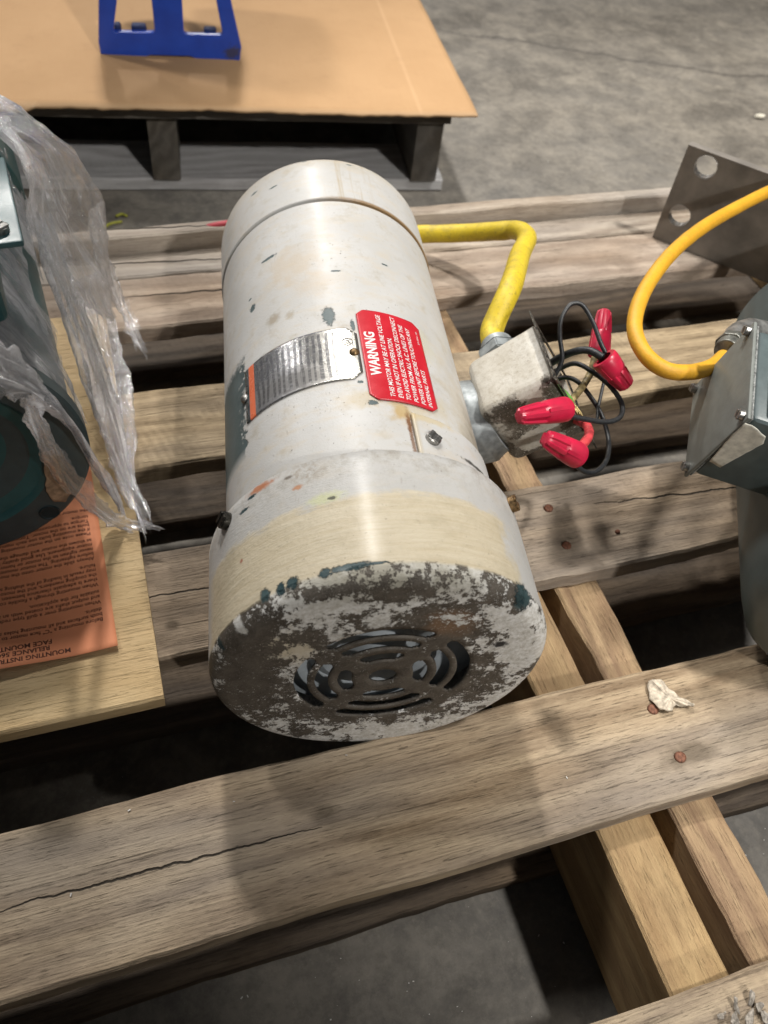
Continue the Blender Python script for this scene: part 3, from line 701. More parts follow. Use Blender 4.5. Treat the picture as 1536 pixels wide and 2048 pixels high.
# nipple ring between motor and box
nc = V(.002, BD*.47, -BH*.50)
ring = lathe([(-.0240, .0200), (-.0240, .0275), (-.0225, .0300), (-.0120, .0325), (-.0100, .0325), (-.0040, .0300), (.0005, .0290), (.0005, .01)], 64)
ring.transform(Matrix.Translation(nc) @ Matrix.Rotation(-pi/2, 4, 'Z'))
mesh_obj('mounting_nipple', ring, m_zinc, mo, FBM, smooth=.5)
# cable connector on the far side of the box
cc = V(BW*.42, BD, -BH*.30)
hexn = []
for (n, r0, r1, y0, y1) in ((6, .0168, .0168, .0004, .0100), (6, .0168, .0140, .0100, .0128), (24, .0125, .0120, .0128, .0190)):
    bm = bmesh.new(); a = [bm.verts.new((r0*math.cos(2*pi*i/n+.3), y0, r0*math.sin(2*pi*i/n+.3))) for i in range(n)]; b = [bm.verts.new((r1*math.cos(2*pi*i/n+.3), y1, r1*math.sin(2*pi*i/n+.3))) for i in range(n)]
    for i in range(n): bm.faces.new((a[i], a[(i+1) % n], b[(i+1) % n], b[i]))
    bm.faces.new(a[::-1]); bm.faces.new(b)
    if n == 6: bmesh.ops.bevel(bm, geom=list(bm.edges), offset=.0009, segments=2, affect='EDGES')
    me = bpy.data.meshes.new('m'); bm.to_mesh(me); bm.free(); hexn.append(me)
hn = join_me(hexn); hn.transform(Matrix.Translation(cc))
con = mesh_obj('cable_connector', hn, m_zinc, wb, smooth=.4)
P0 = wm(wb) @ (cc+V(0, .012, 0)); P1 = wm(wb) @ (cc+V(0, .035, 0))
def m_yel(nm, a, b, dirt):
    g = G(nm); n = g.noise(35, 6, .7); n2 = g.noise(380, 5, .75)
    c = g.mix(g.ramp(n, .3, .7), a, b); c = g.mix(g.mul(g.ramp(n2, .54, .68), dirt), c, (.14, .11, .03, 1)); c = g.mix(g.mul(g.ramp(g.noise(70, 6, .75, off=(6, 6, 6)), .5, .72), dirt), c, (.20, .16, .05, 1))
    return g.fin(c, .5, 0, g.add(n2, n), .5, .0008)
m_cy = m_yel('yellow_cable_sheath', (.52, .38, .012, 1), (.66, .50, .03, 1), .6)
cab = tube([P0, P1, at(1022, 572, .118), at(1040, 510, .096), at(1054, 476, .080), at(1034, 461, .070), at(1000, 462, .060), at(930, 466, .042), at(850, 468, .028), at(780, 468, .016), at(690, 462, .012)], .0088, 110, 18, .05)
mesh_obj('power_cable', cab, m_cy, mo, world=True, smooth=3)['label'] = 'bright yellow cable bending behind the motor'

# wires and wire nuts
m_bw = simple('black_wire_sheath', (.022, .024, .027, 1), .4, 0, .3, 500, .3)
m_tan = simple('tan_dirty_wire', (.42, .32, .14, 1), .5, 0, .35, 300, .6)
m_grn = simple('green_wire', (.13, .36, .06, 1), .45, 0, .2, 200)
m_rdw = simple('red_wire', (.62, .06, .07, 1), .42, 0, .2, 200)
m_nut = simple('crimson_wire_nut', (.52, .014, .052, 1), .3, 0, .12, 150, .12)
m_cu = simple('bare_copper', (.62, .48, .22, 1), .35, .9, .3, 300)
def wire(pts, r, m, n=50, name='wire'): return mesh_obj(name, tube([at(*p) for p in pts], r, n, 10, .04), m, mo, world=True, smooth=3)
w1 = wire([(1105, 760, .115), (1124, 720, .128), (1120, 676, .140), (1122, 640, .150), (1140, 610, .156), (1164, 610, .156), (1186, 645, .150), (1201, 685, .144), (1212, 708, .140)], .0016, m_bw)
w2 = wire([(1090, 735, .108), (1118, 716, .122), (1150, 703, .134), (1178, 701, .139), (1206, 715, .140)], .0027, m_bw)
w3 = wire([(1110, 742, .100), (1150, 727, .118), (1188, 746, .122), (1220, 772, .120), (1243, 806, .116), (1240, 834, .114), (1212, 844, .116), (1168, 838, .122), (1126, 829, .128)], .0018, m_bw)
w4 = wire([(1100, 765, .096), (1130, 755, .104), (1156, 764, .106), (1182, 795, .100), (1204, 832, .092), (1217, 880, .086), (1213, 920, .090), (1190, 944, .098), (1165, 941, .106), (1142, 918, .114)], .0017, m_bw)
w5 = wire([(1203, 716, .120), (1211, 742, .112), (1204, 780, .104), (1196, 815, .098), (1190, 842, .094), (1150, 832, .09)], .0012, m_bw)
w6 = wire([(1190, 715, .118), (1180, 748, .112), (1160, 780, .108), (1138, 802, .108), (1120, 798, .098)], .0026, m_tan)
w7 = wire([(1100, 770, .092), (1124, 788, .106), (1138, 808, .116), (1120, 822, .124)], .0036, m_grn)
w8 = wire([(1118, 815, .080), (1150, 838, .094), (1172, 850, .104), (1178, 868, .110), (1166, 888, .114), (1140, 908, .117)], .0032, m_rdw)
for k in range(6):
    a = random.uniform(-4, 4); wire([(1140+a, 800+a, .11), (1150+k*2, 822+random.uniform(-5, 5), .113), (1160+k*1.5, 838+random.uniform(-6, 6), .108)], .0006, m_cu, 12, 'copper_strand')
def nut_me():
    prof = [(0, .0048), (0, .0072), (.0008, .0076), (.0035, .0077), (.012, .0070), (.0135, .0064), (.0150, .0060), (.023, .0050), (.0258, .0044), (.0268, .0032), (.0270, 0)]
    n = 48; vs, fs = [], []
    for s, r in prof:
        for i in range(n):
            t = 2*pi*i/n; rr = r
            if .014 < s < .0262: rr = r*(1+.11*(1 if (i % 8) < 4 else -1))
            vs.append((rr*math.sin(t), s, rr*math.cos(t)))
    for k in range(len(prof)-1):
        for i in range(n): j = (i+1) % n; fs.append((k*n+i, k*n+j, (k+1)*n+j, (k+1)*n+i))
    me = mesh(vs, fs); bm = bmesh.new(); bm.from_mesh(me); bmesh.ops.remove_doubles(bm, verts=bm.verts, dist=1e-7)
    for sgn in (1, -1):   # small gripping wings
        g_ = bmesh.ops.create_cube(bm, size=1); 
        for v in g_['verts']: v.co = V(sgn*(.0068+v.co.x*.0022*(1 if v.co.y < 0 else .3)), .0085+v.co.y*.011, v.co.z*.0022)
    bmesh.ops.recalc_face_normals(bm, faces=bm.faces); bm.to_mesh(me); bm.free(); return me
nut0 = nut_me()
def nut(wide, tip, w_, spin, k=1.0):
    a, b = at(*wide), at(*tip); y = (b-a).normalized(); x = y.cross(V(0, 0, 1)).normalized(); z = x.cross(y)
    Mw = frame(a, x, y, z) @ Matrix.Rotation(spin, 4, 'Y') @ Matrix.Diagonal((k, (b-a).length/.027, k, 1))
    o = mesh_obj('wire_nut', nut0.copy(), m_nut, w_, wm(w_).inverted() @ Mw, smooth=.5); return o
nut((1197, 712, .116), (1209, 620, .134), w5, .3, 1.05)
nut((1207, 716, .141), (1255, 774, .126), w2, .2, 1.18)
nut((1132, 818, .126), (1037, 833, .136), w3, .9, 1.1)
nut((1157, 912, .112), (1090, 876, .130), w8, .5, 1.15)

# ------------------------------------------------------------------ plywood sheet, leaflet and the wrapped teal motor on it
m_ply = wood('birch_plywood', (.72, .56, .33, 1), (.56, .40, .21, 1), (), .22, .35, 0, rough=.6, weather=.12, wavy=.15, knots=[(.33, -.06, .02, .008, .3)])
pm = board_me(.42, .385, .013, 31, .0004, warp=.0002)
PX = Matrix.Translation((-.436, .4405, .0145))
ply = mesh_obj('plywood_sheet', pm, m_ply, None, PX, smooth=.7); tag(ply, 'pale plywood square under the wrapped teal motor and orange leaflet', 'plywood sheet')

def m_paper():
    g = G('orange_paper'); n = g.noise(25, 4, .6); n2 = g.noise(900, 3, .6)
    c = g.mix(g.ramp(n, .3, .7), (.60, .215, .10, 1), (.69, .27, .135, 1)); return g.fin(c, .75, 0, n2, .1, .0003)
def leaf_z(x, y):  # gentle curl: front edge raised
    return .0155+.0050*max(0, (.05-y)/.05)**2*(1-.4*math.cos(x*25))+.0012*math.sin(x*60+y*25)+.0006
LX, LY = .155, .215
LFM = rotz(math.radians(1.6), (-.0385, .2885, 0))
vs, fs = [], []; nx, ny = 40, 50
for j in range(ny+1):
    for i in range(nx+1):
        x, y = -LX*i/nx, LY*j/ny; vs.append((x, y, leaf_z(x, y)))
for j in range(ny):
    for i in range(nx): a = j*(nx+1)+i; fs.append((a, a+nx+1, a+nx+2, a+1))
lf = mesh_obj('instruction_leaflet', mesh(vs, fs), m_paper(), None, LFM, smooth=3)
s_ = lf.modifiers.new('paper', 'SOLIDIFY'); s_.thickness = .0002; s_.offset = -1
tag(lf, 'orange printed leaflet of mounting instructions on the plywood under the teal motor', 'leaflet')
L1 = [(.028, .0068, 'MOUNTING INSTRUCTIONS FOR', .0037, 1), (.040, .0118, 'RELIANCE 56C AND 140TC', .0037, 1), (.0385, .0165, 'FACE MOUNTED MOTORS', .0037, 1)]
body_t = ['Before mounting a "C" face motor to the mounting surface', 'both surfaces and all mounting holes are cleaned of all', 'debris.', None,
          'When mounting over a quill type reducer, make sure the', 'and output shafts are coated with an anti-seize type', 'suitable for the application.', None,
          'When mounting through a flexible coupling, make sure that', 'there is adequate clearance between the driven shaft and', 'the coupling members, and the motor shaft. Lack of this', 'may result in loading of the shafting and premature', 'failure.', None,
          'Always slide the motor onto the mounting. Tap coupling', 'before tightening. The motor mounting bolts snug but', 'never tighten to the motor or hammer on the shaft. Use', 'motor equipment. Use good quality bolts and torque', 'as shown the motor and damage the bearings and seals.', None,
          'Please note on the motor mounting bolts. Torque', 'if the mounting bolts use each manufacturer. The 3/8"', 'bolts are on the motor. Torque them with tight', 'Torque to approximately a 1/4" thread size.', 'torque.', None,
          'the motor is shipped from']
y = .0245
for t in body_t:
    if t is None: y += .0022; continue
    L1.append((.0065, y, t, .0031, 0)); y += .00395
tm = []
for x0, yy, t, cap, b in L1:
    me = text_me(t, cap/.69*.92, 0, .00012 if b else .00004)
    for v in me.vertices:
        X, Y = -(x0+v.co.x*.98), yy-v.co.y
        if X < -LX+.004: X = -LX+.004
        v.co = (X, Y, leaf_z(X, Y)+.00014)
    tm.append(me)
mesh_obj('printed_text', join_me(tm), simple('brown_black_print', (.10, .035, .02, 1), .8), lf)

LM = math.radians(5.0)   # the axis leans to the left
lmF = rotz(LM, (-.118, .385, 0))
tmot = empty('wrapped_motor', lmF, 'dark teal motor with round mounting flange wrapped in torn clear film, on plywood', 'electric motor')
ZL = .099; CL = Matrix.Translation((0, 0, ZL))
def m_teal(nm, base, rough=.32):
    g = G(nm); n = g.noise(90, 5, .65); c = g.mix(g.ramp(n, .35, .7), tuple(v*.75 for v in base[:3])+(1,), base)
    return g.fin(c, g.ramp(n, .3, .7, rough, rough+.12), 0, g.noise(420, 4, .65), .16, .0006, coat=.15)
m_tl = m_teal('teal_enamel', (.022, .090, .094, 1), .42); m_tf = m_teal('dull_flange_metal', (.045, .066, .070, 1), .5)
flp = [(.014, .0), (.014, .034), (.006, .048), (.004, .056), (.0035, .0575), (.001, .0585), (-.0002, .060), (0, .0625), (0, .082), (.0012, .084), (.0115, .084), (.013, .082), (.013, .06)]
flg = mesh_obj('mounting_flange', lathe(flp, 128), m_tf, tmot, CL, smooth=.5)
mesh_obj('flange_recess', lathe([(.0138, 0), (.0136, .036), (.0052, .050), (.0032, .0568), (.0000, .0590), (-.0006, .0602)], 128), m_tl, flg, Matrix.Translation((0, -.0004, 0)), smooth=.6)
hole = lathe([(-.0001, .0068), (-.0008, .0064), (-.0008, .0058), (-.0003, .0052), (-.0003, 0)], 28); m_hole_shade = simple('hole_shade_teal', (.004, .016, .020, 1), .6)  # flat disc: the shade inside the hole is put into its colour
for a in (141, 231, 51, 321):
    t = math.radians(a); mesh_obj('bolt_hole_shade_disc', hole.copy(), m_hole_shade, flg, Matrix.Translation((.0764*math.sin(t), -.0002, .0764*math.cos(t))), smooth=.6)
mesh_obj('motor_body', lathe([(.013, .060), (.028, .070), (.034, .0765), (.045, .078), (.10, .078), (.16, .078), (.22, .078), (.28, .078), (.285, .082), (.345, .082), (.355, .076), (.357, 0)], 96), m_tl, tmot, CL, smooth=.6)
cb = mesh_obj('terminal_box', box_me(.062, .055, .060, .006, 3), m_tl, tmot, Matrix.Translation((.0265, .071, ZL+.092)), smooth=.5)
mesh_obj('box_lid', box_me(.100, .090, .004, .0015, 2), m_teal('teal_lid', (.035, .10, .11, 1), .3), cb, Matrix.Translation((0, 0, .0325)), smooth=.5)
for sx in (-1, 1):
    for sy in (-1, 1): mesh_obj('lid_screw', screw_head(.0045, .003), m_steel, cb, Matrix.Translation((sx*.040, sy*.034, .0348)) @ Matrix.Rotation(.6, 4, 'Z'), smooth=.5)

# clear film
def m_film():
    g = G('clear_stretch_film'); U = g.tc.outputs['UV']
    st = g.noise((48, 11, 1), 5, .62, U, dist=1.0); st2 = g.noise((150, 45, 1), 5, .7, U, dist=1.2); bl_ = g.noise((18, 13, 1), 4, .6, U, dist=1.0); cr = g.noise((210, 150, 1), 4, .7, U, dist=1.6)
    g.t.nodes.remove(g.b)
    h = g.add(g.add(g.mul(st, 1.5), g.mul(st2, .7)), g.mul(cr, .40))
    def bump(d):
        q = g.n('ShaderNodeBump'); q.inputs['Strength'].default_value = 1; q.inputs['Distance'].default_value = d; g.l(h, q.inputs['Height']); return q.outputs[0]
    N1, N2 = bump(.0016), bump(.0050)
    gl = g.n('ShaderNodeBsdfGlossy'); gl.inputs['Roughness'].default_value = .17; gl.inputs['Color'].default_value = (.97, .98, 1, 1); g.l(N2, gl.inputs['Normal'])
    df = g.n('ShaderNodeBsdfDiffuse'); df.inputs['Color'].default_value = (.94, .92, .95, 1); g.l(N1, df.inputs['Normal'])
    tl = g.n('ShaderNodeBsdfTranslucent'); tl.inputs['Color'].default_value = (.92, .91, .93, 1); g.l(N1, tl.inputs['Normal'])
    tr = g.n('ShaderNodeBsdfTransparent'); tr.inputs['Color'].default_value = (.97, .97, .97, 1)
    m1 = g.n('ShaderNodeMixShader'); g.l(.62, m1.inputs[0]); g.l(df.outputs[0], m1.inputs[1]); g.l(tl.outputs[0], m1.inputs[2])
    lw = g.n('ShaderNodeLayerWeight'); lw.inputs[0].default_value = .4; g.l(N1, lw.inputs['Normal'])
    milk = g.add(g.add(g.ramp(g.add(g.mul(st, .55), g.mul(bl_, .45)), .43, .60, .02, .58), g.mul(g.ramp(st2, .52, .66), .26)), g.mul(lw.outputs['Facing'], .20))
    m2 = g.n('ShaderNodeMixShader'); g.l(milk, m2.inputs[0]); g.l(tr.outputs[0], m2.inputs[1]); g.l(m1.outputs[0], m2.inputs[2])
    fr = g.ramp(lw.outputs['Fresnel'], 0, 1, .14, .50)
    m3 = g.n('ShaderNodeMixShader'); g.l(fr, m3.inputs[0]); g.l(m2.outputs[0], m3.inputs[1]); g.l(gl.outputs[0], m3.inputs[2])
    g.l(m3.outputs[0], g.out.inputs['Surface'])
    return g.m
mf = m_film()
def rid(p, f): return 1-abs(mn.noise(p*f))*2
def uvs(me, co):
    l = me.uv_layers.new(name='uv'); 
    for lp in me.loops: l.data[lp.index].uv = co[lp.vertex_index]
    return me
def film(rows, nu=90, nv=36, amp=.006, seed=0, ragged=.18):
    R_ = [[at(*p) for p in r] for r in rows]
    lines_ = [spline(r, nu) for r in R_]
    grid = []
    for i in range(nu+1):
        c = [l[i] for l in lines_]
        grid.append(spline(c, nv) if len(c) > 2 else [c[0].lerp(c[1], j/nv) for j in range(nv+1)])
    vs, fs = [], []; S = V(seed*5.1, seed*2.7, seed)
    for i in range(nu+1):
        for j in range(nv+1):
            p = grid[i][j]; u = grid[min(i+1, nu)][j]-grid[max(i-1, 0)][j]; v = grid[i][min(j+1, nv)]-grid[i][max(j-1, 0)]
            n = u.cross(v); n = n.normalized() if n.length > 1e-9 else V(0, 0, 1)
            a, b = i/nu, j/nv
            q = V(a*2.2, b*7, 0)+S
            d = .6*amp*(rid(q, 1.0)-.5)+amp*.20*(rid(q+V(3, 1, 2), 2.3)-.5)+amp*.05*mn.noise(V(q.x*4, q.y*9, 1))
            side = (b-.5)*2
            p = p+n*d
            if abs(side) > .6: 
                vv = v.normalized() if v.length > 1e-9 else V(0, 0, 0)
                p = p+vv*(ragged*.03*mn.noise(V(a*14, side*3, 4)+S)+ragged*.012*mn.noise(V(a*50, side*3, 4)+S))*(abs(side)-.6)/.4
            if a > .86: p = p+u.normalized()*((a-.86)/.14)*(.012*mn.noise(V(b*5, 1, 7)+S)+.010*mn.noise(V(b*19, 2, 7)+S)+.004)
            vs.append(p)
    for i in range(nu):
        for j in range(nv): a = i*(nv+1)+j; fs.append((a, a+1, a+nv+2, a+nv+1))
    L_ = sum((grid[i+1][nv//2]-grid[i][nv//2]).length for i in range(nu)); W_ = (grid[nu//2][nv]-grid[nu//2][0]).length
    return uvs(mesh(vs, fs), [(j/nv*W_+seed*1.7, i/nu*L_+seed) for i in range(nu+1) for j in range(nv+1)])
FILM = [
 dict(rows=[[(-30, 212, .235), (22, 262, .23), (52, 350, .22), (60, 440, .19), (86, 520, .16), (112, 575, .13)],
            [(-60, 215, .23), (10, 250, .22), (75, 330, .19), (125, 430, .16), (170, 540, .11), (215, 625, .07)],
            [(-60, 165, .215), (20, 205, .20), (105, 270, .17), (178, 355, .13), (208, 430, .10), (214, 520, .06)]], amp=.011, seed=1),
 dict(rows=[[(170, 430, .12), (185, 500, .09), (212, 570, .06), (243, 640, .035), (268, 690, .020)],
            [(205, 400, .115), (214, 500, .08), (238, 560, .055), (262, 625, .035), (292, 694, .020)]], amp=.006, seed=2, nv=20),
 dict(rows=[[(58, 430, .19), (92, 530, .165), (128, 630, .13), (160, 740, .10), (196, 860, .065), (235, 960, .035), (282, 1055, .020)],
            [(96, 425, .17), (128, 520, .14), (165, 620, .11), (208, 720, .075), (240, 830, .045), (262, 940, .030), (300, 1030, .020)]], amp=.008, seed=3, nv=26),
 dict(rows=[[(150, 560, .09), (165, 680, .07), (185, 800, .05), (215, 910, .03), (250, 1000, .022)],
            [(205, 540, .06), (232, 660, .045), (262, 780, .03), (272, 880, .018), (268, 960, .018)]], amp=.006, seed=4),
 dict(rows=[[(40, 795, .185), (62, 860, .155), (92, 930, .115), (150, 1000, .065), (215, 1050, .022), (262, 1066, .020)],
            [(80, 790, .175), (96, 850, .145), (132, 915, .105), (182, 975, .06), (240, 1030, .024), (303, 1050, .020)]], amp=.006, seed=5, nv=22),
 dict(rows=[[(-50, 640, .215), (20, 690, .21), (90, 760, .185), (150, 850, .13), (205, 950, .06), (250, 1030, .022)],
            [(-50, 770, .20), (10, 790, .20), (70, 805, .18), (120, 835, .155), (165, 900, .10), (215, 985, .045)]], amp=.009, seed=6),
]
films = [film(**f) for f in FILM]
# tight wrap over the body of the motor
vs, fs = [], []; nu, nv = 110, 80
for i in range(nu+1):
    for j in range(nv+1):
        s = .012+.30*i/nu; d = math.radians(-75+165*j/nv)
        r = .0795+.003*abs(mn.noise(V(s*55, d*2.2, 1)))+.0022*abs(mn.noise(V(s*30, d*14, 4)))+.0045*max(0, 1-s/.05)
        if j in (0, nv): r += .002
        vs.append((r*math.sin(d), s, ZL+r*math.cos(d)))
for i in range(nu):
    for j in range(nv):
        s = .012+.30*i/nu; dd = -75+165*j/nv
        if mn.noise(V(s*20, dd*.04, 8)) > .40: continue
        if .10 < s < .23 and dd > 62: continue
        a = i*(nv+1)+j; fs.append((a, a+1, a+nv+2, a+nv+1))
wrap = uvs(mesh(vs, fs), [(.30*i/nu+.25*j/nv, .23*j/nv) for i in range(nu+1) for j in range(nv+1)]); wrap.transform(lmF)
# crumpled cap over the terminal box
vs, fs = [], []; nu = nv = 60
for i in range(nu+1):
    for j in range(nv+1):
        x = -.045+.125*i/nu; y = .035+.155*j/nv
        zz = ZL+.128; ex = max(0, x-.062); ey = max(0, .058-y)+max(0, y-.140)
        z = zz-ex*2.6-ey*1.6-ex*ey*9+.006*(rid(V(x*30, y*30, 2), 1)-.5)+.003*mn.noise(V(x*120, y*120, 5))
        vs.append((x, y, z))
for i in range(nu):
    for j in range(nv):
        x = -.045+.125*i/nu; y = .035+.155*j/nv
        if y < .064 and x < .074: continue
        if y < .066 and x > .030: continue
        if mn.noise(V(x*16, y*16, 2.5)) > .52: continue
        a = i*(nv+1)+j; fs.append((a, a+nv+1, a+nv+2, a+1))
capf = uvs(mesh(vs, fs), [(v[0]+3, v[1]) for v in vs]); capf.transform(lmF)
fo = mesh_obj('stretch_film', join_me(films+[wrap, capf]), mf, None, smooth=3)
tag(fo, 'torn crumpled clear stretch film hanging off the dark teal motor', 'plastic film')
# torn bit of brown paper caught on the flange
def ragged_sheet(pts, z_fn, mat, name, lab, cat, th=.0006, n=8, seed=0, jag=.002):
    """a small curled sheet: outline given as world points, fan-filled on a grid of rings"""
    P = [Vector(p) for p in pts]; c = sum(P, V(0, 0, 0))/len(P); ring = []
    m = len(P)
    for i in range(m):
        for k in range(6):
            p = P[i].lerp(P[(i+1) % m], k/6); p = p+(p-c).normalized()*jag*mn.noise(p*160+V(seed, 0, 0)); ring.append(p)
    vs, fs = [c+V(0, 0, z_fn(0, 0))], []
    for r in range(1, n+1):
        for i, p in enumerate(ring):
            q = c.lerp(p, r/n); q = q+V(0, 0, z_fn(r/n, i/len(ring)*2*pi)); vs.append(q)
    M_ = len(ring)
    for i in range(M_): fs.append((0, 1+i, 1+(i+1) % M_))
    for r in range(n-1):
        for i in range(M_): a = 1+r*M_+i; b = 1+r*M_+(i+1) % M_; fs.append((a, a+M_, b+M_, b))
    me = mesh(vs, fs); bm = bmesh.new(); bm.from_mesh(me); bmesh.ops.recalc_face_normals(bm, faces=bm.faces)
    o = mesh_obj(name, me, mat, None, smooth=.8); s = o.modifiers.new('th', 'SOLIDIFY'); s.thickness = th; bm.free()
    if lab: tag(o, lab, cat)
    return o
ax_l = V(-math.sin(LM), math.cos(LM), 0)
fp0 = V(-.118, .385, .099)-ax_l*.0035
tq = [at_plane(px, py, fp0, ax_l) for px, py in ((84, 905), (108, 900), (125, 950), (142, 985), (132, 1002), (108, 1000), (92, 985), (88, 940))]
ragged_sheet(tq, lambda r, a: .001*math.sin(a*3)*r, simple('kraft_paper_scrap', (.36, .24, .15, 1), .8, 0, .25, 200, .6), 'paper_scrap', 'torn brown paper scrap stuck to the dark teal flange', 'paper')

# ------------------------------------------------------------------ right: grey-blue motor with its junction box
m_gb = m_teal('grey_blue_enamel', (.085, .114, .118, 1), .38); m_gl = m_teal('grey_blue_lid', (.20, .215, .20, 1), .5)
S = .0735
MR = Matrix(((.866, .500, -.002), (-.4835, .837, -.257), (-.127, .2235, .966))); t_ = (.0735-.07)/.015
RO_ = V(.322, .247, .189).lerp(V(.391, .300, .125), t_)
Rm = Matrix(((.866, .4995, -.0015), (-.4835, .837, -.2575), (-.127, .224, .966)))
# orthonormal frame: x into the box, y along the lid top edge, z up
ex = Rm.col[0].normalized(); ey = Rm.col[1]-ex*Rm.col[1].dot(ex); ey.normalize(); ez = ex.cross(ey)
rm_ang = math.atan2(.4995, .837)
rmot = empty('grey_blue_motor', rotz(-math.radians(31), (.414, .147, 0)), 'glossy grey-blue motor at the right edge with screwed junction box and orange cable', 'electric motor')
mesh_obj('motor_body', lathe([(-.004, 0), (-.004, .045), (-.002, .062), (.004, .075), (.014, .0815), (.03, .083), (.08, .083), (.16, .083), (.30, .083), (.31, .07), (.31, 0)], 128), m_gb, rmot, Matrix.Translation((0, 0, .0838)), smooth=.7)
FR = frame(RO_, ex, ey, ez)
jb = mesh_obj('junction_box', box_me(.076, S-.003, S-.003, .004, 3, (.040, S/2, -S/2)), m_gb, rmot, wm(rmot).inverted() @ FR, smooth=.5)
mesh_obj('gasket', box_me(.0016, S-.001, S-.001, .0005, 1, (.0014, S/2, -S/2)), simple('pale_gasket', (.34, .35, .34, 1), .6, 0, .4, 500, .5), jb, smooth=.4)
ld = mesh_obj('box_lid', box_me(.0026, S+.002, S+.002, .0012, 2, (-.0012, S/2, -S/2)), m_gl, jb, smooth=.5)
for y_, z_ in ((.004, -.004), (S-.004, -.004), (S-.004, -S+.004), (.004, -S+.004)):
    mesh_obj('lid_screw', screw_head(.0033, .0032), m_steel, ld, Matrix.Translation((-.0024, y_, z_)) @ Matrix.Rotation(-pi/2, 4, 'Y') @ Matrix.Rotation(.7, 4, 'Z'), smooth=.5)
# top of the box; its paler blue is light from above put into colour
mesh_obj('lit_top_face', box_me(.070, S-.012, .0022, .0008, 1, (.046, S/2, .0002)), m_teal('lit_blue_top', (.26, .36, .39, 1), .25), jb, smooth=.5)
# peeling masking tape over the near top corner
fn = -ey; f0 = RO_-ey*.0012
tp = [at_plane(px, py, f0, fn) for px, py in ((1490, 846), (1505, 852), (1522, 866), (1531, 872), (1527, 886), (1485, 910), (1440, 935), (1419, 922), (1455, 878))]
tape = ragged_sheet(tp, lambda r, a: .0005*math.sin(a*2)*r, simple('cream_masking_tape', (.74, .71, .62, 1), .6, 0, .15, 200, .35), 'masking_tape', 'torn strip of cream masking tape on the grey-blue junction box', 'tape', .0003, jag=.0006)
# connector and orange cable
k0 = RO_+ey*(S+.001)+ex*.030-ez*.036
def conn(c, y, parts, mat, name, par):
    x = y.cross(V(0, 0, 1)).normalized(); z = x.cross(y); ms = []
    for n, r0, r1, a, b in parts:
        me = lathe([(a, 0), (a, r0), (b, r1), (b, 0)], n); ms.append(me)
    me = join_me(ms); me.transform(frame(c, x, y, z)); o = mesh_obj(name, me, mat, par, world=True, smooth=.5)
    bv = o.modifiers.new('bevel', 'BEVEL'); bv.width = .0006; bv.segments = 2; return o
ck = [at(1492, 668, .128), at(1462, 690, .132), at(1438, 712, .137)]
d1 = (ck[1]-ck[0]).normalized()
m_alu = simple('bright_cast_aluminium', (.62, .60, .57, 1), .32, .85, .3, 130, .6)
mesh_obj('cable_elbow', tube([at(1530, 672, .118), at(1500, 664, .126), at(1476, 672, .131), at(1462, 694, .134)], lambda u: .0105-.001*u, 30, 16, .05), m_alu, rmot, world=True, smooth=3)
conn(at(1464, 690, .134), (at(1432, 722, .140)-at(1464, 690, .134)).normalized(), [(8, .0112, .0112, -.002, .006), (24, .0095, .0085, .006, .014)], simple('dull_connector', (.30, .30, .27, 1), .4, .8, .3, 200), 'connector_nut', rmot)
m_co = m_yel('orange_cable_sheath', (.60, .29, .012, 1), (.70, .38, .022, 1), .22)
oc = tube([at(1446, 714, .137), at(1425, 732, .141), at(1385, 744, .146), at(1335, 741, .150), at(1293, 712, .153), at(1270, 664, .155), at(1276, 612, .156), at(1304, 556, .156), at(1350, 500, .155), at(1410, 452, .150), at(1480, 412, .142), at(1545, 380, .132), at(1640, 340, .11), at(1720, 360, .09)], .0054, 110, 16, .04)
mesh_obj('power_cable', oc, m_co, rmot, world=True, smooth=3)['label'] = 'orange-yellow cable looping up from the junction box'

# ------------------------------------------------------------------ steel plate standing behind
pa = V(.583, .690, 0); pd = V(.648-.583, .614-.690, 0).normalized(); pn = V(0, 0, 1).cross(pd)
if pn.dot(FW) < 0: pn = -pn
spl = empty('steel_bracket', frame(pa, pd, pn, V(0, 0, 1)), 'grey-brown steel plate with two round holes standing at the back right', 'steel bracket')
m_sp = simple('dark_mill_steel', (.27, .243, .215, 1), .5, .25, .2, 30, .3)
HP = .106; LPL = .30
def pl(px, py): q = wm(spl).inverted() @ at_plane(px, py, pa, pn); return q
def poly_plate(outer, holes, th, bevel=.0012):
    """flat plate in local XZ extruded along +Y, with holes; filled through a curve"""
    cu = bpy.data.curves.new('c', 'CURVE'); cu.dimensions = '2D'; cu.fill_mode = 'BOTH'; cu.extrude = th/2; cu.bevel_depth = bevel; cu.bevel_resolution = 2
    for pts in [outer]+holes:
        sp = cu.splines.new('POLY'); sp.points.add(len(pts)-1); sp.use_cyclic_u = True
        for i, p in enumerate(pts): sp.points[i].co = (p[0], p[1], 0, 1)
    o = bpy.data.objects.new('c', cu); COL.objects.link(o); dg = bpy.context.evaluated_depsgraph_get()
    me = bpy.data.meshes.new_from_object(o.evaluated_get(dg)); bpy.data.objects.remove(o)
    me.transform(Matrix.Rotation(pi/2, 4, 'X') @ Matrix.Translation((0, 0, -th/2))); return me
hc = [pl(1411, 334), pl(1359, 431)]
circ_ = lambda q, r, n: [(q.x+r*math.cos(2*pi*k/n+.2), q.z+r*math.sin(2*pi*k/n+.2)) for k in range(n)]
up_ = mesh_obj('upright_plate', poly_plate([(0, .001), (LPL, .001), (LPL, HP+.001), (0, HP+.001)], [circ_(q, .0125, 14) for q in hc], .0085, .0006), m_sp, spl, smooth=.4)
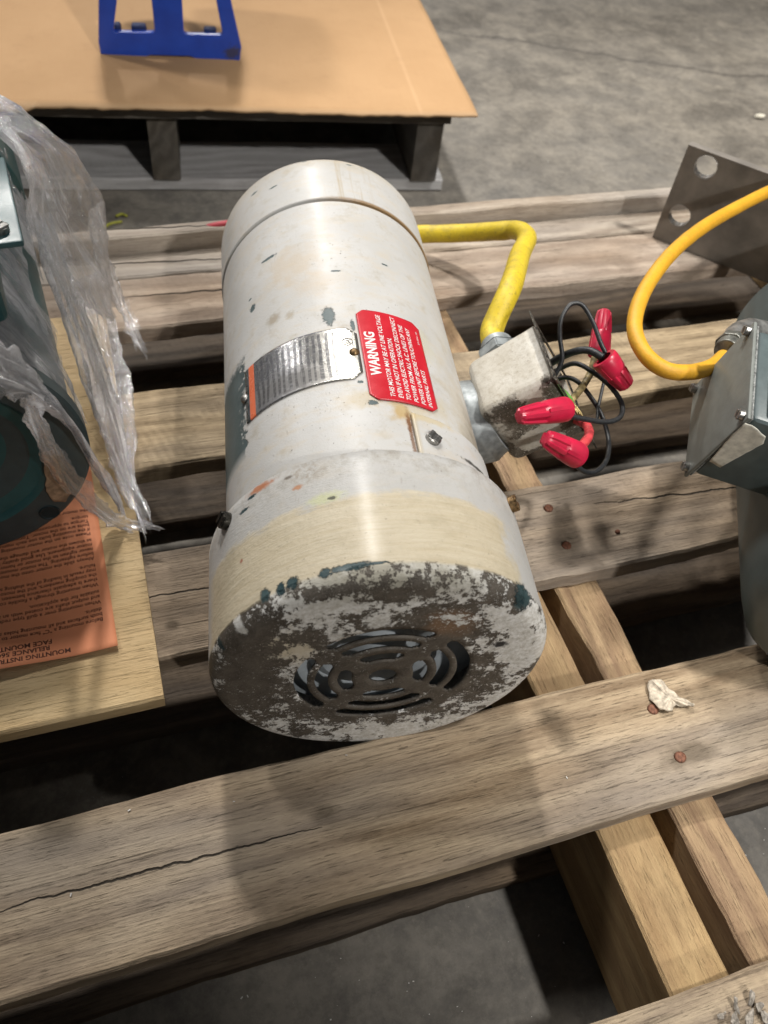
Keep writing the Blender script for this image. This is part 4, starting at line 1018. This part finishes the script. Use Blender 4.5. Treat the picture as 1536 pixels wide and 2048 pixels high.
for q in hc:
    rg = lathe([(-.0002, .0128), (-.0008, .0122), (.0085, .0118), (.0092, .0126)], 14); mesh_obj('hole_edge', rg, m_alu, up_, Matrix.Translation((q.x, 0, q.z)) @ Matrix.Rotation(.2, 4, 'Y'), smooth=.3)
mesh_obj('foot_plate', box_me(.12, .05, .006, .0008, 1, (LPL-.06, .035, .0055)), m_sp, spl, smooth=.4)
mesh_obj('gusset', box_me(.006, .050, HP-.02, .001, 1, (.17, -.026, HP/2-.004)), m_sp, spl, smooth=.4)

# ------------------------------------------------------------------ far pallet, cardboard and blue casting
FA = math.radians(-7.33)
FP = rotz(FA, (.482, .983, 0))       # cardboard's near right corner; x left is negative, y away
fpal = empty('wooden_pallet', FP @ Matrix.Translation((-.5, .5, -.125)), 'second wooden pallet at the back under the cardboard sheet', 'pallet')
m_fd = wood('grey_old_pallet', (.17, .15, .125, 1), (.075, .064, .05, 1), (), .4, .8, .3, weather=.7)
m_fb = wood('silvery_bottom_plank', (.60, .59, .60, 1), (.36, .35, .35, 1), (), .3, .7, .3, weather=.8)
for k, (y0, y1) in enumerate(((.022, .115), (.19, .28), (.36, .45), (.53, .62), (.70, .79), (.87, .96))):
    deck('deck_board', -1.05, -.028, y0, y1, -.003, .018, m_fd, 41+k, parent=fpal, M0=FP)
for k, (y0, y1) in enumerate(((.036, .140), (.45, .55), (.86, .96))):
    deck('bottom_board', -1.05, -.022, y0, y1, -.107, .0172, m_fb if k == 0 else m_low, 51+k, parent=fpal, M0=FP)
for x in (-.052, -.405, -.75, -1.02):
    me = board_me(.93, .036, .0855, 60+int(x*10), .0012, warp=.0002)
    mesh_obj('stringer', me, m_fd, fpal, wm(fpal).inverted() @ FP @ Matrix.Translation((x, .032, -.0215)) @ Matrix.Rotation(pi/2, 4, 'Z'), smooth=.7)
def m_card():
    g = G('kraft_cardboard'); n = g.noise(6, 5, .6); n2 = g.noise((350, 25, 25), 4, .65); n3 = g.noise(900, 2, .6)
    c = g.mix(g.ramp(n, .3, .7), (.41, .250, .125, 1), (.475, .297, .155, 1)); c = g.mix(g.mul(g.ramp(n2, .5, .8), .25), c, (.40, .22, .10, 1))
    x, y, z = g.sep(); cr = g.ramp(g.math('ABSOLUTE', g.add(x, g.add(.075, g.mul(y, -.01)))), 0, .004, 1, 0)
    c = g.mix(g.mul(cr, .25), c, (.66, .44, .26, 1))
    fo = g.ramp(g.noise(22, 7, .75), .54, .72); c = g.mix(g.mul(fo, .35), c, (.34, .2, .1, 1)); c = g.mix(g.mul(g.ramp(y, .012, .0), .45), c, (.60, .42, .26, 1))
    return g.fin(c, .8, 0, g.add(g.mul(n2, .4), g.sub(n3, cr)), .25, .0012, spec=.2)
vs, fs = [], []; nx, ny = 120, 60
for j in range(ny+1):
    for i in range(nx+1):
        x = -1.15*i/nx; y = 1.0*j/ny
        e = .006*mn.noise(V(x*16, 0, 3))+.0030*mn.noise(V(x*80, 0, 9)) if j == 0 else 0
        if j == 0 and -.585 < x < -.555: e -= .012
        ee = .002*mn.noise(V(0, y*9, 3)) if i == 0 else 0
        vs.append((x+ee, y+e, .0015+.0018*mn.noise(V(x*3, y*3, 0))+(.003 if i == 0 else 0)*max(0, 1-y*4)*0))
for j in range(ny):
    for i in range(nx): a = j*(nx+1)+i; fs.append((a, a+nx+1, a+nx+2, a+1))
card = mesh_obj('cardboard_sheet', mesh(vs, fs), m_card(), None, FP @ Matrix.Translation((0, 0, .002)), smooth=.8)
s_ = card.modifiers.new('th', 'SOLIDIFY'); s_.thickness = .0035; s_.offset = -1
tag(card, 'brown corrugated cardboard sheet lying over the back pallet', 'cardboard')

# blue casting: frame with two windows, feet behind
b0, b1 = at(201, 106, .005), at(478, 118, .005)
bx = (b1-b0).normalized(); by = V(0, 0, 1).cross(bx); Wb = (b1-b0).length
bF = frame(b0, bx, by, V(0, 0, 1))
blu = empty('blue_machine_base', bF, 'cobalt blue cast machine base with two windows standing on the cardboard', 'machine base')
def m_blue():
    g = G('cobalt_blue_paint'); n = g.noise(30, 5, .6); c = g.mix(g.ramp(n, .3, .7), (.010, .055, .42, 1), (.016, .080, .55, 1))
    x, y, z = g.sep(); m = g.ell(x, z, .17, .008, .009, .008, g.noise(200, 4, .6), .3); c = g.mix(g.mul(m, .8), c, (.05, .045, .04, 1))
    return g.fin(c, .42, 0, n, .1, .001, coat=.2)
m_bl = m_blue()
def rnd(pts, r, n=5):
    out = []; m = len(pts)
    for i in range(m):
        a, b, c = Vector(pts[i-1]), Vector(pts[i]), Vector(pts[(i+1) % m]); u = (a-b).normalized()*r; v = (c-b).normalized()*r
        for k in range(n+1):
            t = k/n; p = (b+u)*(1-t)**2+b*2*t*(1-t)+(b+v)*t*t; out.append((p.x, p.y))
    return out
def bl2(px, py): q = wm(blu).inverted() @ at_plane(px, py, b0, by); return (q.x, q.z)
HB = .20
outer = [bl2(203, 106), bl2(288, 112), bl2(300, 108), bl2(380, 110), bl2(392, 115), bl2(478, 119), bl2(481, 95), (Wb*.80, HB), (Wb*.17, HB), bl2(199, 85)]
w1_ = rnd([bl2(224, 66), bl2(312, 67), bl2(305, 0), (bl2(300, -20)[0], HB*.45), (bl2(232, -20)[0], HB*.45), bl2(232, 0)], .006)
w2_ = rnd([bl2(366, 70), bl2(448, 72), bl2(434, 0), (bl2(428, -20)[0], HB*.45), (bl2(362, -20)[0], HB*.45), bl2(362, 0)], .006)
mesh_obj('front_plate', poly_plate(outer, [w1_, w2_], .007), m_bl, blu, smooth=.5)
rb = box_me(.020, .05, .16, .003, 2, (Wb*.49, .030, .085)); mesh_obj('centre_rib', rb, m_bl, blu, smooth=.5)
for x0, wd in ((Wb*.07, .018), (Wb*.22, .016), (Wb*.75, .016), (Wb*.90, .020)):
    mesh_obj('foot', box_me(wd, .018, .012, .003, 2, (x0+.004, .016, .0075)), m_bl, blu, smooth=.5)
m_lug = simple('shaded_blue_lug', (.010, .028, .13, 1), .6, 0, .2, 100)  # darker copy of the cobalt, shade behind the windows put into the colour
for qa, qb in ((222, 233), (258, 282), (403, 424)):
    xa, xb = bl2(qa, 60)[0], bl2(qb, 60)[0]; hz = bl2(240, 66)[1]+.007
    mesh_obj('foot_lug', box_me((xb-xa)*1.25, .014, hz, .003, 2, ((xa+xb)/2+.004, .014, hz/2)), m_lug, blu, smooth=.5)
pb = lathe([(-.05, 0), (-.05, .05), (-.045, .07), (-.02, .082), (.08, .088), (.16, .08), (.17, 0)], 64)
mesh_obj('machine_body', pb, m_bl, blu, Matrix.Translation((Wb*.49, .06, .262)), smooth=.6)
for x in (.26, .72):
    mesh_obj('bolt_boss', lathe([(-.012, 0), (-.012, .010), (.02, .012), (.02, 0)], 24), simple('dark_bolt_boss', (.02, .025, .05, 1), .5), blu, Matrix.Translation((Wb*x, .014, .115)), smooth=.5)

# ------------------------------------------------------------------ litter
m_chip = simple('pale_wood_chip', (.66, .57, .45, 1), .8, 0, .25, 300, .8)
fk = [at(px, py, .001) for px, py in ((1295, 1363), (1318, 1366), (1350, 1388), (1384, 1411), (1382, 1417), (1352, 1412), (1340, 1424), (1318, 1424), (1298, 1398))]
ragged_sheet(fk, lambda r, a: .0030*(1-r)+.0016*r*(1+math.sin(a*3))+.0009*r*math.sin(a*11), m_chip, 'wood_chip', 'pale curled wood chip lying on the big front plank beside a nail', 'wood chip', .0007, jag=.0015)
m_spl = simple('greyish_splinter', (.40, .36, .31, 1), .85, 0, .3, 500, .6)
random.seed(3)
chips = [(1446, 2030), (1474, 2012), (1497, 2037), (1468, 2042), (1519, 2016), (1503, 1996), (1532, 2034)]
for i, (px, py) in enumerate(chips):
    c0 = at(px, py, .003); r0 = random.uniform(.0025, .0055); a0 = random.uniform(0, 6); k_ = random.uniform(.3, .6); tl_ = random.uniform(-.35, .35)
    P_ = [c0+V(math.cos(a0), math.sin(a0), tl_)*r0*math.cos(q)*random.uniform(.7, 1.2)+V(-math.sin(a0), math.cos(a0), .2)*r0*k_*math.sin(q)*random.uniform(.6, 1.3) for q in [2*pi*t/7 for t in range(7)]]
    o = ragged_sheet(P_, lambda r, a: .0012*math.sin(a*2+i)*r, m_spl, 'wood_splinter', None, None, .0007, 5, i, .0022)
    tag(o, 'pale broken wood splinter, '+['leftmost of the litter on the nearest plank', 'second from the left in the litter on the nearest plank', 'in the middle of the litter on the nearest plank', 'lowest left of the middle in the litter on the nearest plank', 'second from the right in the litter on the nearest plank', 'highest of the litter on the nearest plank', 'rightmost of the litter on the nearest plank'][i], 'wood splinter', 'wood splinters on the nearest plank')
bits = [(715, 1455, 0), (1235, 1465, 0), (1066, 1880, -.124), (1000, 1790, -.124), (960, 1895, -.124), (900, 1865, -.124), (820, 1850, -.124)]
m_bit = simple('white_grit', (.75, .73, .70, 1), .5)
gm = []
random.seed(5)
for i in range(90):
    px, py = random.choice([(random.uniform(480, 1150), random.uniform(1850, 2040)), (random.uniform(1350, 1536), random.uniform(1480, 1800)), (random.uniform(860, 1536), random.uniform(20, 380)), (random.uniform(300, 450), random.uniform(930, 1060))])
    me = box_me(1, 1, 1); s = random.uniform(.0003, .0008); me.transform(Matrix.Translation(at(px, py, -.1246)) @ Matrix.Rotation(random.random()*3, 4, 'Z') @ Matrix.Diagonal((s*random.uniform(1, 2.5), s, s*.6, 1))); gm.append(me)
for i in range(12):
    px, py = random.uniform(0, 1500), random.uniform(1480, 1900); q = at(px, py, .0006)
    if not .115 < q.y < .192: continue
    me = box_me(1, 1, 1); s = random.uniform(.0003, .0006); me.transform(Matrix.Translation(q) @ Matrix.Rotation(random.random()*3, 4, 'Z') @ Matrix.Diagonal((s*3, s, s, 1))); gm.append(me)
tag(mesh_obj('grit', join_me(gm), m_bit), 'white grit and sawdust crumbs scattered over floor and planks', 'grit', None, 'stuff')
m_straw = simple('yellow_green_straw', (.36, .36, .05, 1), .6)
for i, pts in enumerate(([(204, 458), (222, 447), (244, 443)], [(232, 432), (244, 428), (254, 432)])):
    o = mesh_obj('strap_scrap', tube([at(px, py, -.1215) for px, py in pts], .0018, 12, 6), m_straw, None, smooth=3)
    tag(o, ('longer' if i == 0 else 'shorter')+' yellow-green scrap of strapping on the floor behind the front pallet', 'scrap')
rs = mesh_obj('red_strap', tube([at(380, 466, .004), at(412, 456, .014), at(450, 448, .018), at(520, 440, .015), at(600, 440, .01)], .0035, 24, 8), simple('red_plastic', (.50, .05, .07, 1), .5), None, smooth=3)
tag(rs, 'red cord just showing behind the far end of the white motor', 'cord')
wc = mesh_obj('paper_crumb', (lambda: (lambda m: (m.transform(Matrix.Diagonal((.012, .006, .004, 1))), m)[1])(lathe([(-1, 0), (-.7, .6), (0, 1), (.6, .7), (1, 0)], 7)))(), simple('white_crumb', (.7, .66, .55, 1), .8), None, Matrix.Translation(at(1520, 232, -.121)))
tag(wc, 'small white crumb on the bare floor near the top right corner', 'crumb')
